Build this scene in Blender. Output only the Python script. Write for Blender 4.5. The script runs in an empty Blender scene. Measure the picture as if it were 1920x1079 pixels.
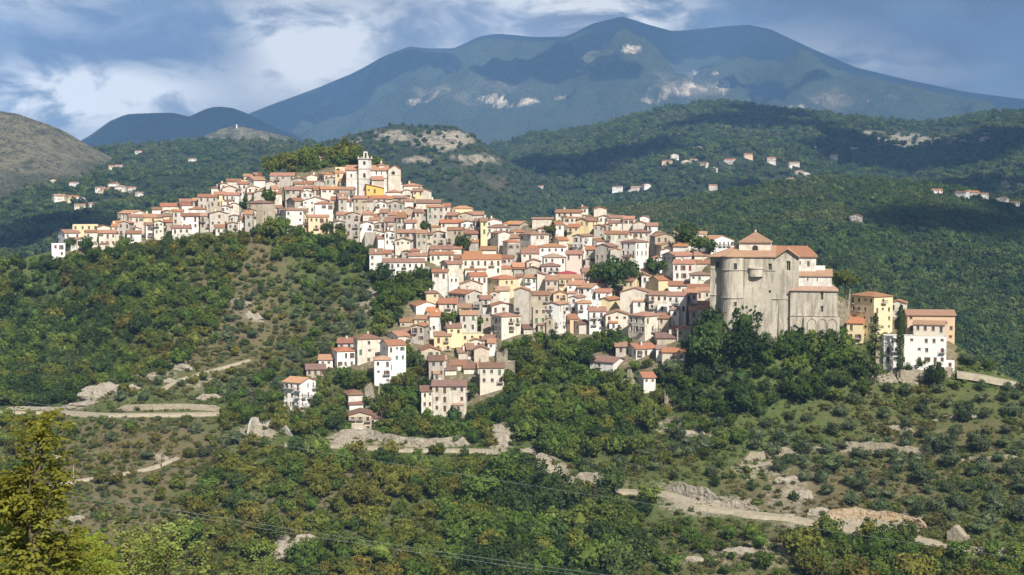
import bpy, math, random
import numpy as np
from mathutils import Vector, Matrix
R_ = math.radians
random.seed(11); rng = np.random.default_rng(11)
scene = bpy.context.scene
COL = scene.collection

# ------------------------------------------------------------------ camera
F = 2637.0; CX, CY = 960.0, 539.5; HZ = 370.0        # focal length, centre and horizon, in photo pixels
PITCH = math.atan((CY - HZ) / F)
cam_d = bpy.data.cameras.new('camera'); cam = bpy.data.objects.new('camera', cam_d); COL.objects.link(cam)
cam_d.sensor_width = 36.0; cam_d.lens = 36.0 * F / 1920.0
cam_d.clip_start = 0.5; cam_d.clip_end = 60000.0
cam.rotation_euler = (math.pi/2 - PITCH, 0, 0)
scene.camera = cam
cp, sp = math.cos(PITCH), math.sin(PITCH)
def pix(px, py, Y):
    """world point on the ray of photo pixel (px,py), Y metres in front of the camera"""
    u = (px - CX)/F; v = -(py - CY)/F
    dx, dy, dz = u, cp + v*sp, -sp + v*cp
    return Vector((dx*Y/dy, Y, dz*Y/dy))
def proj(p):
    x, y, z = p
    f = y*cp - z*sp; up = y*sp + z*cp
    return CX + F*x/f, CY - F*up/f

# ------------------------------------------------------------------ sun, sky, exposure
SUN_AZ, SUN_EL = R_(155), R_(42)      # azimuth clockwise from +Y : behind the camera, to the right
sdir = Vector((math.sin(SUN_AZ)*math.cos(SUN_EL), math.cos(SUN_AZ)*math.cos(SUN_EL), math.sin(SUN_EL)))
sl = bpy.data.lights.new('sun', 'SUN'); sl.energy = 4.9; sl.angle = R_(0.53); sl.color = (1.0, 0.93, 0.82)
so = bpy.data.objects.new('sun', sl); COL.objects.link(so)
so.rotation_euler = (-sdir).to_track_quat('-Z', 'Y').to_euler()

w = bpy.data.worlds.new('World'); scene.world = w; w.use_nodes = True
nt = w.node_tree; N = nt.nodes; L = nt.links
for n in list(N): N.remove(n)
def nd(t, **kw):
    n = N.new(t)
    for k, v in kw.items(): setattr(n, k, v)
    return n
out = nd('ShaderNodeOutputWorld'); bg = nd('ShaderNodeBackground')
sky = nd('ShaderNodeTexSky', sky_type='NISHITA'); sky.sun_disc = False
sky.sun_elevation = SUN_EL; sky.sun_rotation = SUN_AZ; sky.dust_density = 1.0; sky.altitude = 500
tc = nd('ShaderNodeTexCoord')
def wmath(op, a, b=None, clamp=False):
    n = nd('ShaderNodeMath', operation=op); n.use_clamp = clamp
    for i, x in enumerate((a, b)):
        if x is None: continue
        if isinstance(x, (int, float)): n.inputs[i].default_value = x
        else: L.new(x, n.inputs[i])
    return n.outputs[0]
def wmap(x, a, b, c, d):
    n = nd('ShaderNodeMapRange', interpolation_type='SMOOTHSTEP')
    L.new(x, n.inputs[0])
    for i, q in enumerate((a, b, c, d)): n.inputs[i+1].default_value = q
    return n.outputs[0]
def wnoise(scale, detail, rough, vs=(1, 1, 2.6), loc=(0, 0, 0), dist=0.0):
    m = nd('ShaderNodeMapping'); m.inputs['Scale'].default_value = vs; m.inputs['Location'].default_value = loc
    L.new(tc.outputs['Generated'], m.inputs['Vector'])
    n = nd('ShaderNodeTexNoise'); n.inputs['Scale'].default_value = scale; n.inputs['Detail'].default_value = detail
    n.inputs['Roughness'].default_value = rough; n.inputs['Distortion'].default_value = dist
    L.new(m.outputs[0], n.inputs['Vector']); return n.outputs[0]
def wmix(fac, a, b):
    n = nd('ShaderNodeMix', data_type='RGBA')
    if isinstance(fac, (int, float)): n.inputs[0].default_value = fac
    else: L.new(fac, n.inputs[0])
    for i, x in ((6, a), (7, b)):
        if isinstance(x, tuple): n.inputs[i].default_value = x + (1,)
        else: L.new(x, n.inputs[i])
    return n.outputs[2]
skys = nd('ShaderNodeVectorMath', operation='SCALE'); L.new(sky.outputs[0], skys.inputs[0]); skys.inputs['Scale'].default_value = 0.07
fine = wnoise(15.0, 12.0, 0.58, vs=(1, 1, 2.2), loc=(3.1, 0.4, 1.7), dist=0.45)
big = wnoise(5.5, 6.0, 0.55, loc=(0.3, 2.2, 5.0), dist=0.3)
def blob(px, py, rpx, sx=1.0):
    d = pix(px, py, 1.0).normalized()
    s = nd('ShaderNodeVectorMath', operation='SUBTRACT'); L.new(tc.outputs['Generated'], s.inputs[0]); s.inputs[1].default_value = d
    q = nd('ShaderNodeVectorMath', operation='MULTIPLY'); L.new(s.outputs[0], q.inputs[0]); q.inputs[1].default_value = (1/sx, 1/sx, 1)
    l = nd('ShaderNodeVectorMath', operation='LENGTH'); L.new(q.outputs[0], l.inputs[0])
    return wmap(l.outputs['Value'], 0.0, rpx/F, 1.0, 0.0)
# bright, sun-struck cumulus and dark rain cloud bases, both broken up by the same noise
brights = [(590, 90, 100, 1.3, .95), (500, 150, 80, 2.0, .25), (1060, 12, 80, 3.0, .9), (1210, 20, 70, 1.6, .6), (150, 180, 75, 2.6, .8), (60, 190, 70, 2.0, .5),
           (740, 60, 80, 1.8, .45), (520, 40, 50, 2, .5), (330, 20, 60, 3, .2), (60, 15, 60, 2.5, .35), (300, 170, 60, 3, .4), (1480, 95, 60, 3.2, .22), (1650, 130, 50, 3.5, .2)]
bsum = None
for (px, py, r, sx, amp) in brights:
    b = wmath('MULTIPLY', blob(px, py, r*1.45, sx), amp)
    bsum = b if bsum is None else wmath('ADD', bsum, b)
nn = wmap(wmath('ADD', wmath('MULTIPLY', fine, .65), wmath('MULTIPLY', big, .35)), 0.44, 0.57, 0.0, 1.0)
bright = wmath('MULTIPLY', bsum, wmath('ADD', wmath('MULTIPLY', nn, 1.2), 0.02), clamp=True)
darks = [(130, 105, 120, 2.8, .85), (1700, 80, 190, 2.8, .95), (1500, 40, 120, 2.2, .6), (420, 110, 70, 1.8, .5), (230, 50, 70, 3, .4), (1900, 150, 120, 2, .5), (700, 20, 60, 2.2, .35)]
dsum = None
for (px, py, r, sx, amp) in darks:
    b = wmath('MULTIPLY', blob(px, py, r*1.8, sx), amp)
    dsum = b if dsum is None else wmath('ADD', dsum, b)
dark = wmath('MULTIPLY', dsum, wmath('ADD', wmath('MULTIPLY', big, 1.2), 0.35), clamp=True)
base = wmix(wmap(wmath('ADD', wmath('MULTIPLY', fine, .5), wmath('MULTIPLY', big, .5)), 0.40, 0.60, 0.0, 1.0), (0.115, 0.125, 0.155), (0.33, 0.325, 0.32))
base = wmix(dark, base, (0.055, 0.06, 0.085))
base = wmix(bright, base, (0.63, 0.595, 0.53))
cover = wmap(big, 0.38, 0.54, 0.86, 1.0)
L.new(wmix(cover, skys.outputs[0], base), bg.inputs['Color']); bg.inputs['Strength'].default_value = 1.0
L.new(bg.outputs[0], out.inputs['Surface'])

vs = scene.view_settings; vs.view_transform = 'Standard'; vs.look = 'None'; vs.gamma = 1.0; vs.exposure = 0.78; vs.use_curve_mapping = False
scene.render.engine = 'CYCLES'
scene.cycles.use_denoising = True
scene.cycles.max_bounces = 5; scene.cycles.diffuse_bounces = 3; scene.cycles.glossy_bounces = 1
scene.cycles.transmission_bounces = 2; scene.cycles.volume_bounces = 1; scene.cycles.transparent_max_bounces = 4

# ------------------------------------------------------------------ helpers
def new_mesh(name, verts, faces, mats=(), midx=None, smooth=False):
    me = bpy.data.meshes.new(name)
    me.from_pydata([tuple(v) for v in verts], [], faces)
    for m in mats: me.materials.append(m)
    if midx is not None: me.polygons.foreach_set('material_index', midx)
    if smooth: me.polygons.foreach_set('use_smooth', [True]*len(me.polygons))
    me.update(); return me
def obj(name, me, parent=None, loc=None, rot=None, scale=None):
    o = bpy.data.objects.new(name, me); COL.objects.link(o)
    if parent is not None: o.parent = parent
    if loc is not None: o.location = loc
    if rot is not None: o.rotation_euler = rot
    if scale is not None: o.scale = scale
    return o
def tag(o, label=None, cat=None, group=None, kind=None):
    if label: o['label'] = label
    if cat: o['category'] = cat
    if group: o['group'] = group
    if kind: o['kind'] = kind
    return o
def vnoise(p, seed=0):
    """value noise, p: (n,3) -> (n,) in -1..1"""
    p = np.asarray(p, float); i = np.floor(p).astype(np.int64); f = p - i; f = f*f*(3-2*f)
    def h(a, b, c):
        n = (a*374761393 + b*668265263 + c*2147483647 + seed*1274126177) & 0xffffffff
        n = ((n ^ (n >> 13)) * 1274126177) & 0xffffffff
        n = (n ^ (n >> 16)) & 0xffff
        return n/32767.5 - 1.0
    r = 0
    for a in (0, 1):
        for b in (0, 1):
            for c in (0, 1):
                wgt = (f[:,0] if a else 1-f[:,0])*(f[:,1] if b else 1-f[:,1])*(f[:,2] if c else 1-f[:,2])
                r = r + wgt*h(i[:,0]+a, i[:,1]+b, i[:,2]+c)
    return r
def fbm(p, oct=4, seed=0):
    p = np.asarray(p, float); r = 0; a = 1.0; t = 0
    for k in range(oct):
        r = r + a*vnoise(p*(2.03**k) + 17.3*k, seed+k); t += a; a *= 0.5
    return r/t
def inpoly(x, y, poly):
    x = np.asarray(x, float); y = np.asarray(y, float); c = np.zeros(x.shape, bool); n = len(poly); j = n-1
    for i in range(n):
        xi, yi = poly[i]; xj, yj = poly[j]
        cond = ((yi > y) != (yj > y)) & (x < (xj-xi)*(y-yi)/((yj-yi) if yj != yi else 1e-9) + xi)
        c ^= cond; j = i
    return c
def polydist(x, y, line):
    x = np.asarray(x, float); y = np.asarray(y, float); d = np.full(x.shape, 1e9)
    for (ax, ay), (bx, by) in zip(line[:-1], line[1:]):
        vx, vy = bx-ax, by-ay; t = np.clip(((x-ax)*vx+(y-ay)*vy)/(vx*vx+vy*vy+1e-9), 0, 1)
        d = np.minimum(d, np.hypot(x-ax-t*vx, y-ay-t*vy))
    return d

# ------------------------------------------------------------------ materials
def material(name):
    m = bpy.data.materials.new(name); m.use_nodes = True; t = m.node_tree
    for n in list(t.nodes): t.nodes.remove(n)
    return m, t
class NB:
    """small node builder"""
    def __init__(s, name):
        s.m, s.t = material(name); s.o = s.t.nodes.new('ShaderNodeOutputMaterial')
    def n(s, typ, ins=None, **kw):
        n = s.t.nodes.new(typ)
        for k, v in kw.items(): setattr(n, k, v)
        for k, v in (ins or {}).items():
            if isinstance(v, bpy.types.NodeSocket): s.t.links.new(v, n.inputs[k])
            else: n.inputs[k].default_value = v
        return n
    def noise(s, vec, scale, detail=4, rough=.55, dist=0.0):
        return s.n('ShaderNodeTexNoise', {'Vector': vec, 'Scale': scale, 'Detail': detail, 'Roughness': rough, 'Distortion': dist}).outputs[0]
    def ramp(s, x, a, b, c=0.0, d=1.0):
        return s.n('ShaderNodeMapRange', {0: x, 1: a, 2: b, 3: c, 4: d}, interpolation_type='SMOOTHSTEP').outputs[0]
    def mix(s, f, a, b, blend='MIX'):
        a = a + (1,) if isinstance(a, tuple) and len(a) == 3 else a; b = b + (1,) if isinstance(b, tuple) and len(b) == 3 else b
        return s.n('ShaderNodeMix', {0: f, 6: a, 7: b}, data_type='RGBA', blend_type=blend).outputs[2]
    def math(s, op, a, b=0.0):
        return s.n('ShaderNodeMath', {0: a, 1: b}, operation=op).outputs[0]
    def coord(s, k='Object'): return s.n('ShaderNodeTexCoord').outputs[k]
    def pos(s): return s.n('ShaderNodeNewGeometry').outputs['Position']
    def objinfo(s, k): return s.n('ShaderNodeObjectInfo').outputs[k]
    def mapping(s, vec, scale): return s.n('ShaderNodeMapping', {'Vector': vec, 'Scale': scale}).outputs[0]
    def hsv(s, col, h=.5, sat=1., v=1.): return s.n('ShaderNodeHueSaturation', {'Hue': h, 'Saturation': sat, 'Value': v, 'Color': col}).outputs[0]
    def bsdf(s, col, rough=.9, bump=None, bstr=.3, bdist=.1, spec=.2):
        ins = {'Base Color': col, 'Roughness': rough, 'Specular IOR Level': spec}
        if bump is not None:
            ins['Normal'] = s.n('ShaderNodeBump', {'Height': bump, 'Strength': bstr, 'Distance': bdist}).outputs[0]
        b = s.n('ShaderNodeBsdfPrincipled', ins); s.t.links.new(b.outputs[0], s.o.inputs[0]); return s.m
def lerp_rgb(a, b, t): return tuple(x+(y-x)*t for x, y in zip(a, b))

def wall_mat(name, col, stain, stain_amt, stone=False):
    b = NB(name); p = b.pos(); rnd = b.objinfo('Random')
    streak = b.noise(b.mapping(p, (1.6, 1.6, .28)), 1.0, 5, .65)
    blot = b.noise(p, .45, 5, .6)
    amt = b.math('ADD', b.math('MULTIPLY', rnd, .22), -.11)
    f = b.ramp(b.math('ADD', b.math('ADD', b.math('MULTIPLY', streak, .55), b.math('MULTIPLY', blot, .45)), amt), .44, .66, 0, stain_amt)
    c = b.mix(f, col, stain)
    fine = b.noise(p, 2.6 if not stone else 1.7, 6, .7)
    c = b.mix(b.ramp(fine, .35, .7, 0, .16 if not stone else .5), c, tuple(x*.55 for x in col))
    c = b.hsv(c, sat=1.0, v=b.math('ADD', b.math('MULTIPLY', b.math('FRACT', b.math('MULTIPLY', rnd, 7.13)), .22), .86))
    return b.bsdf(c, .92, fine, .35 if not stone else .8, .05 if not stone else .15)
GREY = (.20, .18, .145)
WALL = {
 'w': wall_mat('whitewash_plaster', (0.712, 0.699, 0.663), (.43, .40, .35), .85),
 'W': wall_mat('fresh_white_plaster', (0.739, 0.730, 0.712), (.60, .58, .54), .35),
 'c': wall_mat('cream_plaster', (0.665, 0.622, 0.535), (.40, .365, .30), .8),
 'y': wall_mat('pale_yellow_plaster', (0.694, 0.596, 0.374), (.50, .43, .30), .6),
 'Y': wall_mat('ochre_plaster', (0.659, 0.445, 0.125), (.58, .40, .17), .40),
 'o': wall_mat('peach_plaster', (0.676, 0.498, 0.329), (.54, .42, .31), .55),
 'p': wall_mat('pink_plaster', (0.641, 0.516, 0.463), (.48, .41, .37), .55),
 's': wall_mat('grey_rubble_stone', (0.490, 0.458, 0.401), (.30, .275, .235), .8, True),
 't': wall_mat('tan_rubble_stone', (0.516, 0.454, 0.356), (.32, .28, .215), .75, True),
}
CNAME = {'w': 'white', 'W': 'bright white', 'c': 'cream', 'y': 'pale yellow', 'Y': 'ochre yellow', 'o': 'peach', 'p': 'pink', 's': 'grey stone', 't': 'tan stone'}
def roof_mat(name, a, b_, c_):
    b = NB(name); p = b.pos(); rnd = b.objinfo('Random'); o = b.coord('Object')
    n1 = b.noise(p, .55, 5, .6); n2 = b.noise(p, 3.5, 4, .7)
    c = b.mix(b.ramp(n1, .35, .65), a, b_)
    c = b.mix(b.ramp(n2, .46, .68, 0, .8), c, c_)
    wv = b.n('ShaderNodeTexWave', {'Vector': o, 'Scale': 1.35, 'Distortion': .3, 'Detail': 1.0}, wave_type='BANDS', bands_direction='X').outputs['Fac']
    wv2 = b.n('ShaderNodeTexWave', {'Vector': o, 'Scale': 1.35, 'Distortion': .3, 'Detail': 1.0}, wave_type='BANDS', bands_direction='Y').outputs['Fac']
    h = b.math('ADD', wv, b.math('MULTIPLY', wv2, .5))
    c = b.hsv(c, h=b.math('ADD', b.math('MULTIPLY', rnd, .022), .492), sat=b.math('ADD', b.math('MULTIPLY', b.math('FRACT', b.math('MULTIPLY', rnd, 5.7)), .30), .66),
              v=b.math('ADD', b.math('MULTIPLY', b.math('FRACT', b.math('MULTIPLY', rnd, 11.3)), .5), .72))
    return b.bsdf(c, .9, h, .5, .06)
ROOF = {'n': roof_mat('terracotta_roof_tiles', (.335, .132, .055), (.285, .120, .058), (.175, .092, .056)),
        'd': roof_mat('old_brown_roof_tiles', (.235, .108, .068), (.20, .098, .064), (.135, .088, .064)),
        'a': roof_mat('new_orange_roof_tiles', (.385, .150, .055), (.335, .138, .058), (.22, .11, .058)),
        'b': roof_mat('pale_buff_roof_tiles', (.37, .215, .125), (.31, .18, .11), (.21, .14, .095)),
        'r': roof_mat('crimson_sheet_roof', (.30, .03, .035), (.26, .035, .04), (.2, .04, .04))}
def flat_mat(name, col, rough=.85, var=.25, spec=.2):
    b = NB(name); c = b.mix(b.ramp(b.noise(b.pos(), 1.2, 4), .3, .7, 0, var), col, tuple(x*.5 for x in col))
    return b.bsdf(c, rough, spec=spec)
M_GLASS = flat_mat('dark_window_glass', (.035, .034, .036), .35, .3, .5)
M_FRAME = flat_mat('pale_window_frame', (.50, .46, .40))
M_SH_B = flat_mat('brown_shutters', (.13, .065, .04)); M_SH_G = flat_mat('green_shutters', (.09, .17, .10)); M_SH_R = flat_mat('red_shutters', (.22, .05, .035))
M_IRON = flat_mat('dark_iron_railing', (.05, .05, .05), .6); M_CONC = flat_mat('weathered_concrete', (.36, .34, .30), .9, .5)
M_WOOD = flat_mat('weathered_wood', (.16, .11, .07)); M_DOOR = flat_mat('dark_wooden_door', (.07, .045, .03))

# ------------------------------------------------------------------ the near hill
# depth (metres in front of the camera) of the ground seen at photo pixels: town hill, slopes and ravine
CTRL = [(-400,620,600),(0,497,600),(100,472,612),(220,428,632),(300,405,648),(400,378,662),(480,348,676),(560,325,690),(620,315,695),(690,322,684),(750,345,668),
 (800,372,652),(850,395,640),(900,410,628),(960,425,616),(1000,425,612),(1060,408,622),(1130,400,626),(1200,415,614),(1250,440,592),(1320,480,548),(1400,500,512),
 (1550,545,486),(1600,570,478),(1700,600,464),(1790,650,452),(1850,690,446),(1920,722,440),(2320,850,420),
 (110,482,602),(260,455,612),(350,450,606),(480,440,598),(600,440,600),(700,480,582),(560,390,632),(700,390,632),(640,440,600),
 (800,530,548),(820,460,596),(900,480,588),(900,560,540),(1000,500,572),(1000,570,536),(1000,640,498),(1180,640,488),(1250,560,522),(1120,500,570),(1150,450,596),(1290,620,484),
 (1400,640,456),(1500,640,458),(1600,640,456),(1700,690,446),(1790,690,446),
 (720,720,470),(550,770,458),(850,790,452),(680,800,450),(600,690,492),(780,650,500),(900,720,476),
 (480,600,530),(300,600,524),(200,600,545),(0,600,575),(350,520,566),(560,520,566),
 (200,760,452),(0,770,450),(430,775,450),(350,700,480),(100,690,520),
 (100,920,388),(300,880,402),(480,820,430),(640,830,432),(940,830,430),(940,780,450),(1000,720,466),(1100,760,452),
 (0,1079,335),(300,1079,335),(600,1079,332),(560,1000,356),(960,1079,332),(960,950,380),(1040,880,408),(750,930,386),
 (1300,940,384),(1060,920,392),(1430,960,376),(1700,1000,362),(1900,1030,352),(1400,1079,336),(1900,1079,338),
 (1250,800,432),(1450,850,416),(1700,850,406),(1900,850,400),(1800,760,428),(1500,730,440),
 (-400,800,440),(-400,1079,330),(2320,1079,330),(-400,1320,262),(400,1320,262),(960,1320,262),(1500,1320,262),(2320,1320,262)]
_c = np.array(CTRL, float); _P = _c[:,:2]/1000.; _v = np.log(_c[:,2])
def _U(r2): return np.where(r2 > 1e-12, r2*np.log(r2+1e-12), 0)
_n = len(_P); _K = _U(((_P[:,None]-_P[None])**2).sum(-1)) + np.eye(_n)*0.0015
_A = np.zeros((_n+3, _n+3)); _A[:_n,:_n] = _K; _A[:_n,_n] = 1; _A[:_n,_n+1:] = _P; _A[_n,:_n] = 1; _A[_n+1:,:_n] = _P.T
_w = np.linalg.solve(_A, np.concatenate([_v, np.zeros(3)]))
def depth(px, py):
    q = np.stack([np.atleast_1d(np.asarray(px, float)), np.atleast_1d(np.asarray(py, float))], -1)/1000.
    r = np.empty(len(q))
    for i in range(0, len(q), 8000):
        s = q[i:i+8000]; r[i:i+8000] = _U(((s[:,None]-_P[None])**2).sum(-1))@_w[:_n] + _w[_n] + s@_w[_n+1:]
    return np.exp(r)
def pixv(px, py, Y):
    u = (px-CX)/F; v = -(py-CY)/F; dy = cp+v*sp
    return np.stack([u*Y/dy, Y+0*u, (-sp+v*cp)*Y/dy], -1)
RIDGE = [(-420,585),(0,495),(100,470),(220,426),(300,403),(400,375),(480,345),(560,323),(620,313),(690,320),(750,343),(800,370),(850,393),(900,408),(960,423),(1000,423),
 (1060,406),(1130,398),(1200,413),(1250,438),(1320,478),(1400,498),(1550,543),(1600,568),(1700,594),(1790,646),(1850,688),(1920,720),(2340,852)]
_rx, _ry = np.array(RIDGE, float).T
def ridge_y(px): return np.interp(px, _rx, _ry)
TOWN = [(95,490),(110,430),(220,385),(320,370),(420,325),(480,320),(600,300),(690,290),(760,305),(820,370),(900,395),(960,420),(1030,390),(1130,380),(1230,400),(1330,440),(1420,430),(1560,500),
 (1700,560),(1790,580),(1795,690),(1650,690),(1640,640),(1560,625),(1450,640),(1330,610),(1300,650),(1270,700),(1180,690),(1100,680),(1110,650),(1180,640),(1100,635),(1000,640),(950,640),
 (960,700),(940,740),(870,760),(800,740),(790,690),(760,640),(720,715),(700,700),(600,690),(640,640),(720,620),(765,570),(810,555),(815,530),(690,515),(690,470),(640,440),(560,440),(520,420),(470,435),(300,450),(220,470),(120,480)]
ROADS = {
 'road_right': ([(1050,925),(1140,921),(1250,926),(1310,950),(1400,964),(1480,972),(1560,990),(1640,995),(1700,1004),(1780,1028),(1860,1034),(2000,1032)], 3.4),
 'road_left': ([(-60,772),(60,775),(130,775),(210,779),(330,778),(430,776)], 2.4),
 'road_mid': ([(520,834),(640,838),(760,845),(900,846),(955,850)], 2.6),
 'road_link': ([(985,838),(1010,868),(1040,886),(1035,905),(1050,925)], 3.6),
 'path_lower': ([(70,916),(150,902),(220,892),(290,878),(335,858)], 1.1),
 'road_far_right': ([(1790,697),(1850,707),(1920,722),(2000,740)], 5.0),
 'path_hill': ([(300,735),(330,715),(380,700),(420,690),(470,675)], 0.9),
}
LANES = [(225,446),(240,408),(420,348),(500,328),(640,322),(760,355),(860,405),(1000,434),(1060,415),(1200,420),(1322,482),(1322,602),(1180,630),(960,622),(795,640),(778,590),(820,545),(812,485),(705,478),(640,436),(480,430),(300,444)]
def town_in(px, py):
    i = inpoly(px, py, LANES); return np.where(i, np.clip(polydist(px, py, LANES+LANES[:1])/24., 0, 1), 0.)
def rockmask(px, py):
    m = np.zeros(np.shape(px))
    for (x, y, rx, ry, a) in [(200,738,80,28,.75),(300,705,60,24,.7),(345,680,40,16,.65),(130,765,70,10,.7),(380,715,60,22,.7),(460,580,60,45,.6),(430,500,40,40,.5),(700,560,26,45,.9),(690,590,30,30,.7),
        (545,1035,60,45,1.),(940,822,30,45,1.),(1035,885,40,34,1.),(1110,905,80,18,1.),(1330,945,120,30,1.),(1250,915,60,20,.7),(1480,930,80,60,.75),(1580,985,160,22,1.),(1690,985,60,26,.9),(1430,880,80,24,.8),
        (1250,800,60,25,.7),(1320,810,40,20,.7),(1400,1045,170,45,.75),(1250,1050,60,40,.6),(480,815,60,20,.9),(650,826,60,14,1.),(780,834,120,12,.9),(100,870,120,60,.45),(140,970,70,40,.6),(230,900,120,40,.45),(660,910,70,60,.55),(300,860,40,22,.6),
        (1090,960,60,60,.6),(1130,990,60,50,.5),(400,770,60,8,.6),(1680,712,70,12,.9),(1600,845,180,10,.8),(1720,800,100,8,.6),(500,645,60,20,.4),(1870,700,60,20,.5),(640,580,30,12,.6), (440,455,40,40,.5),(250,740,50,26,.6)]:
        m = np.maximum(m, a*np.exp(-(((px-x)/rx)**2 + ((py-y)/ry)**2)**1.5))
    return m
def drymask(px, py):
    m = np.zeros(np.shape(px))
    for (x, y, rx, ry, a) in [(420,600,150,120,.8),(480,480,70,60,.8),(250,870,220,90,1.),(200,960,160,60,1.),(640,910,110,70,.9),(560,950,160,90,.55),(1560,930,220,70,.8),(1100,950,80,60,.8),(1420,1040,220,60,.7),(1750,860,220,110,.5),(520,720,120,60,.5),(620,600,80,40,.6)]:
        m = np.maximum(m, a*np.exp(-(((px-x)/rx)**2 + ((py-y)/ry)**2)))
    return m
def surf(px, py):
    """ground point(s) with relief, arrays"""
    px = np.atleast_1d(np.asarray(px, float)); py = np.atleast_1d(np.asarray(py, float))
    p = pixv(px, py, depth(px, py))
    amp = np.ones(len(px)); amp[inpoly(px, py, TOWN)] = .25
    for ln, _ in ROADS.values(): amp *= np.clip((polydist(px, py, ln)-6)/24., 0, 1)
    amp *= np.clip((py-ridge_y(px))/30., 0.15, 1)
    q = p*np.array([1,1,.0])
    n = 2.2*fbm(q/26., 3, 5) + 1.1*np.abs(fbm(q/9., 3, 9))
    rk = rockmask(px, py)
    n = n + rk*(2.2*np.abs(fbm(q/5., 3, 21)) + .9*np.abs(fbm(q/2.1, 2, 31)))
    p[:,2] += amp*n - .5*amp - 4.2*town_in(px, py)
    return p
def ground(px, py): return Vector(surf(px, py)[0])

def terrain_material():
    b = NB('hillside_earth_grass_and_limestone'); p = b.pos()
    at = b.n('ShaderNodeAttribute', attribute_name='cover'); sep = b.n('ShaderNodeSeparateColor', {0: at.outputs['Color']})
    rock, dry, gv = sep.outputs[0], sep.outputs[1], sep.outputs[2]
    n1 = b.noise(p, .09, 6, .6); n2 = b.noise(p, .6, 6, .65); n3 = b.noise(p, 2.2, 5, .7)
    green = b.mix(b.ramp(n2, .35, .65), (.062, .095, .026), (.105, .125, .040))
    dryc = b.mix(b.ramp(n2, .35, .68), (.165, .135, .075), (.11, .105, .05))
    dryf = b.ramp(b.math('ADD', b.math('MULTIPLY', dry, .6), b.math('ADD', b.math('MULTIPLY', n1, .7), b.math('MULTIPLY', n2, .4))), .55, .95)
    c = b.mix(dryf, green, dryc)
    rockc = b.mix(b.ramp(n3, .35, .7), (.40, .355, .28), (.17, .155, .125))
    rockc = b.mix(b.ramp(n2, .52, .72), rockc, (.36, .28, .18))
    rf = b.ramp(b.math('ADD', b.math('MULTIPLY', rock, .5), b.math('ADD', b.math('MULTIPLY', n2, .6), b.math('MULTIPLY', n3, .4))), .77, .93)
    c = b.mix(rf, c, rockc)
    c = b.mix(b.ramp(n3, .3, .75, 0, .35), c, (.03, .03, .018))
    h = b.math('ADD', b.math('MULTIPLY', n2, 1.0), b.math('MULTIPLY', n3, .5))
    return b.bsdf(c, .95, h, .9, .7, spec=.1)
M_TERR = terrain_material()
NC, NR = 470, 270
cpx = np.linspace(-420, 2340, NC)
rows = []
near = np.linspace(0, 1, 26)[:-1]
s_rows = np.linspace(0, 1, NR)**1.0
GX, GY = [], []
for s in s_rows:
    GX.append(cpx); GY.append(1320 + (ridge_y(cpx)-1320)*s)
GX = np.array(GX); GY = np.array(GY)
PT = surf(GX.ravel(), GY.ravel()).reshape(NR, NC, 3)
nearp = []
for t in near:
    q = PT[0].copy(); e = PT[0]
    y = 4 + (e[:,1]-4)*t; q[:,0] = e[:,0]*np.maximum(t, .12); q[:,1] = y
    q[:,2] = -3 + (e[:,2]+3)*(t**.9); nearp.append(q)
behind = []
for d, dz in ((6,-1.2),(20,-7),(50,-24),(110,-60),(200,-105),(320,-150)):
    e = PT[-1]; q = e.copy(); k = (e[:,1]+d)/e[:,1]; q[:,0] = e[:,0]*k; q[:,1] += d; q[:,2] += dz; behind.append(q)
ALL = np.concatenate([np.array(nearp), PT, np.array(behind)], 0); nr = ALL.shape[0]
idx = np.arange(nr*NC).reshape(nr, NC)
fc = np.stack([idx[:-1,:-1], idx[:-1,1:], idx[1:,1:], idx[1:,:-1]], -1).reshape(-1, 4)
me = new_mesh('town_hill', ALL.reshape(-1,3), fc.tolist(), [M_TERR], smooth=True)
cov = np.zeros((nr, NC, 4), np.float32); cov[...,3] = 1; a0 = len(near)
cov[a0:a0+NR,:,0] = np.maximum(rockmask(GX, GY), .62*inpoly(GX, GY, TOWN)); cov[a0:a0+NR,:,1] = np.maximum(drymask(GX, GY), .8*inpoly(GX, GY, TOWN))
at = me.color_attributes.new('cover', 'FLOAT_COLOR', 'POINT'); at.data.foreach_set('color', cov.ravel())
town_hill = tag(obj('town_hill', me), 'steep rocky hillside carrying the town and its wooded slopes', kind='structure')

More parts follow.
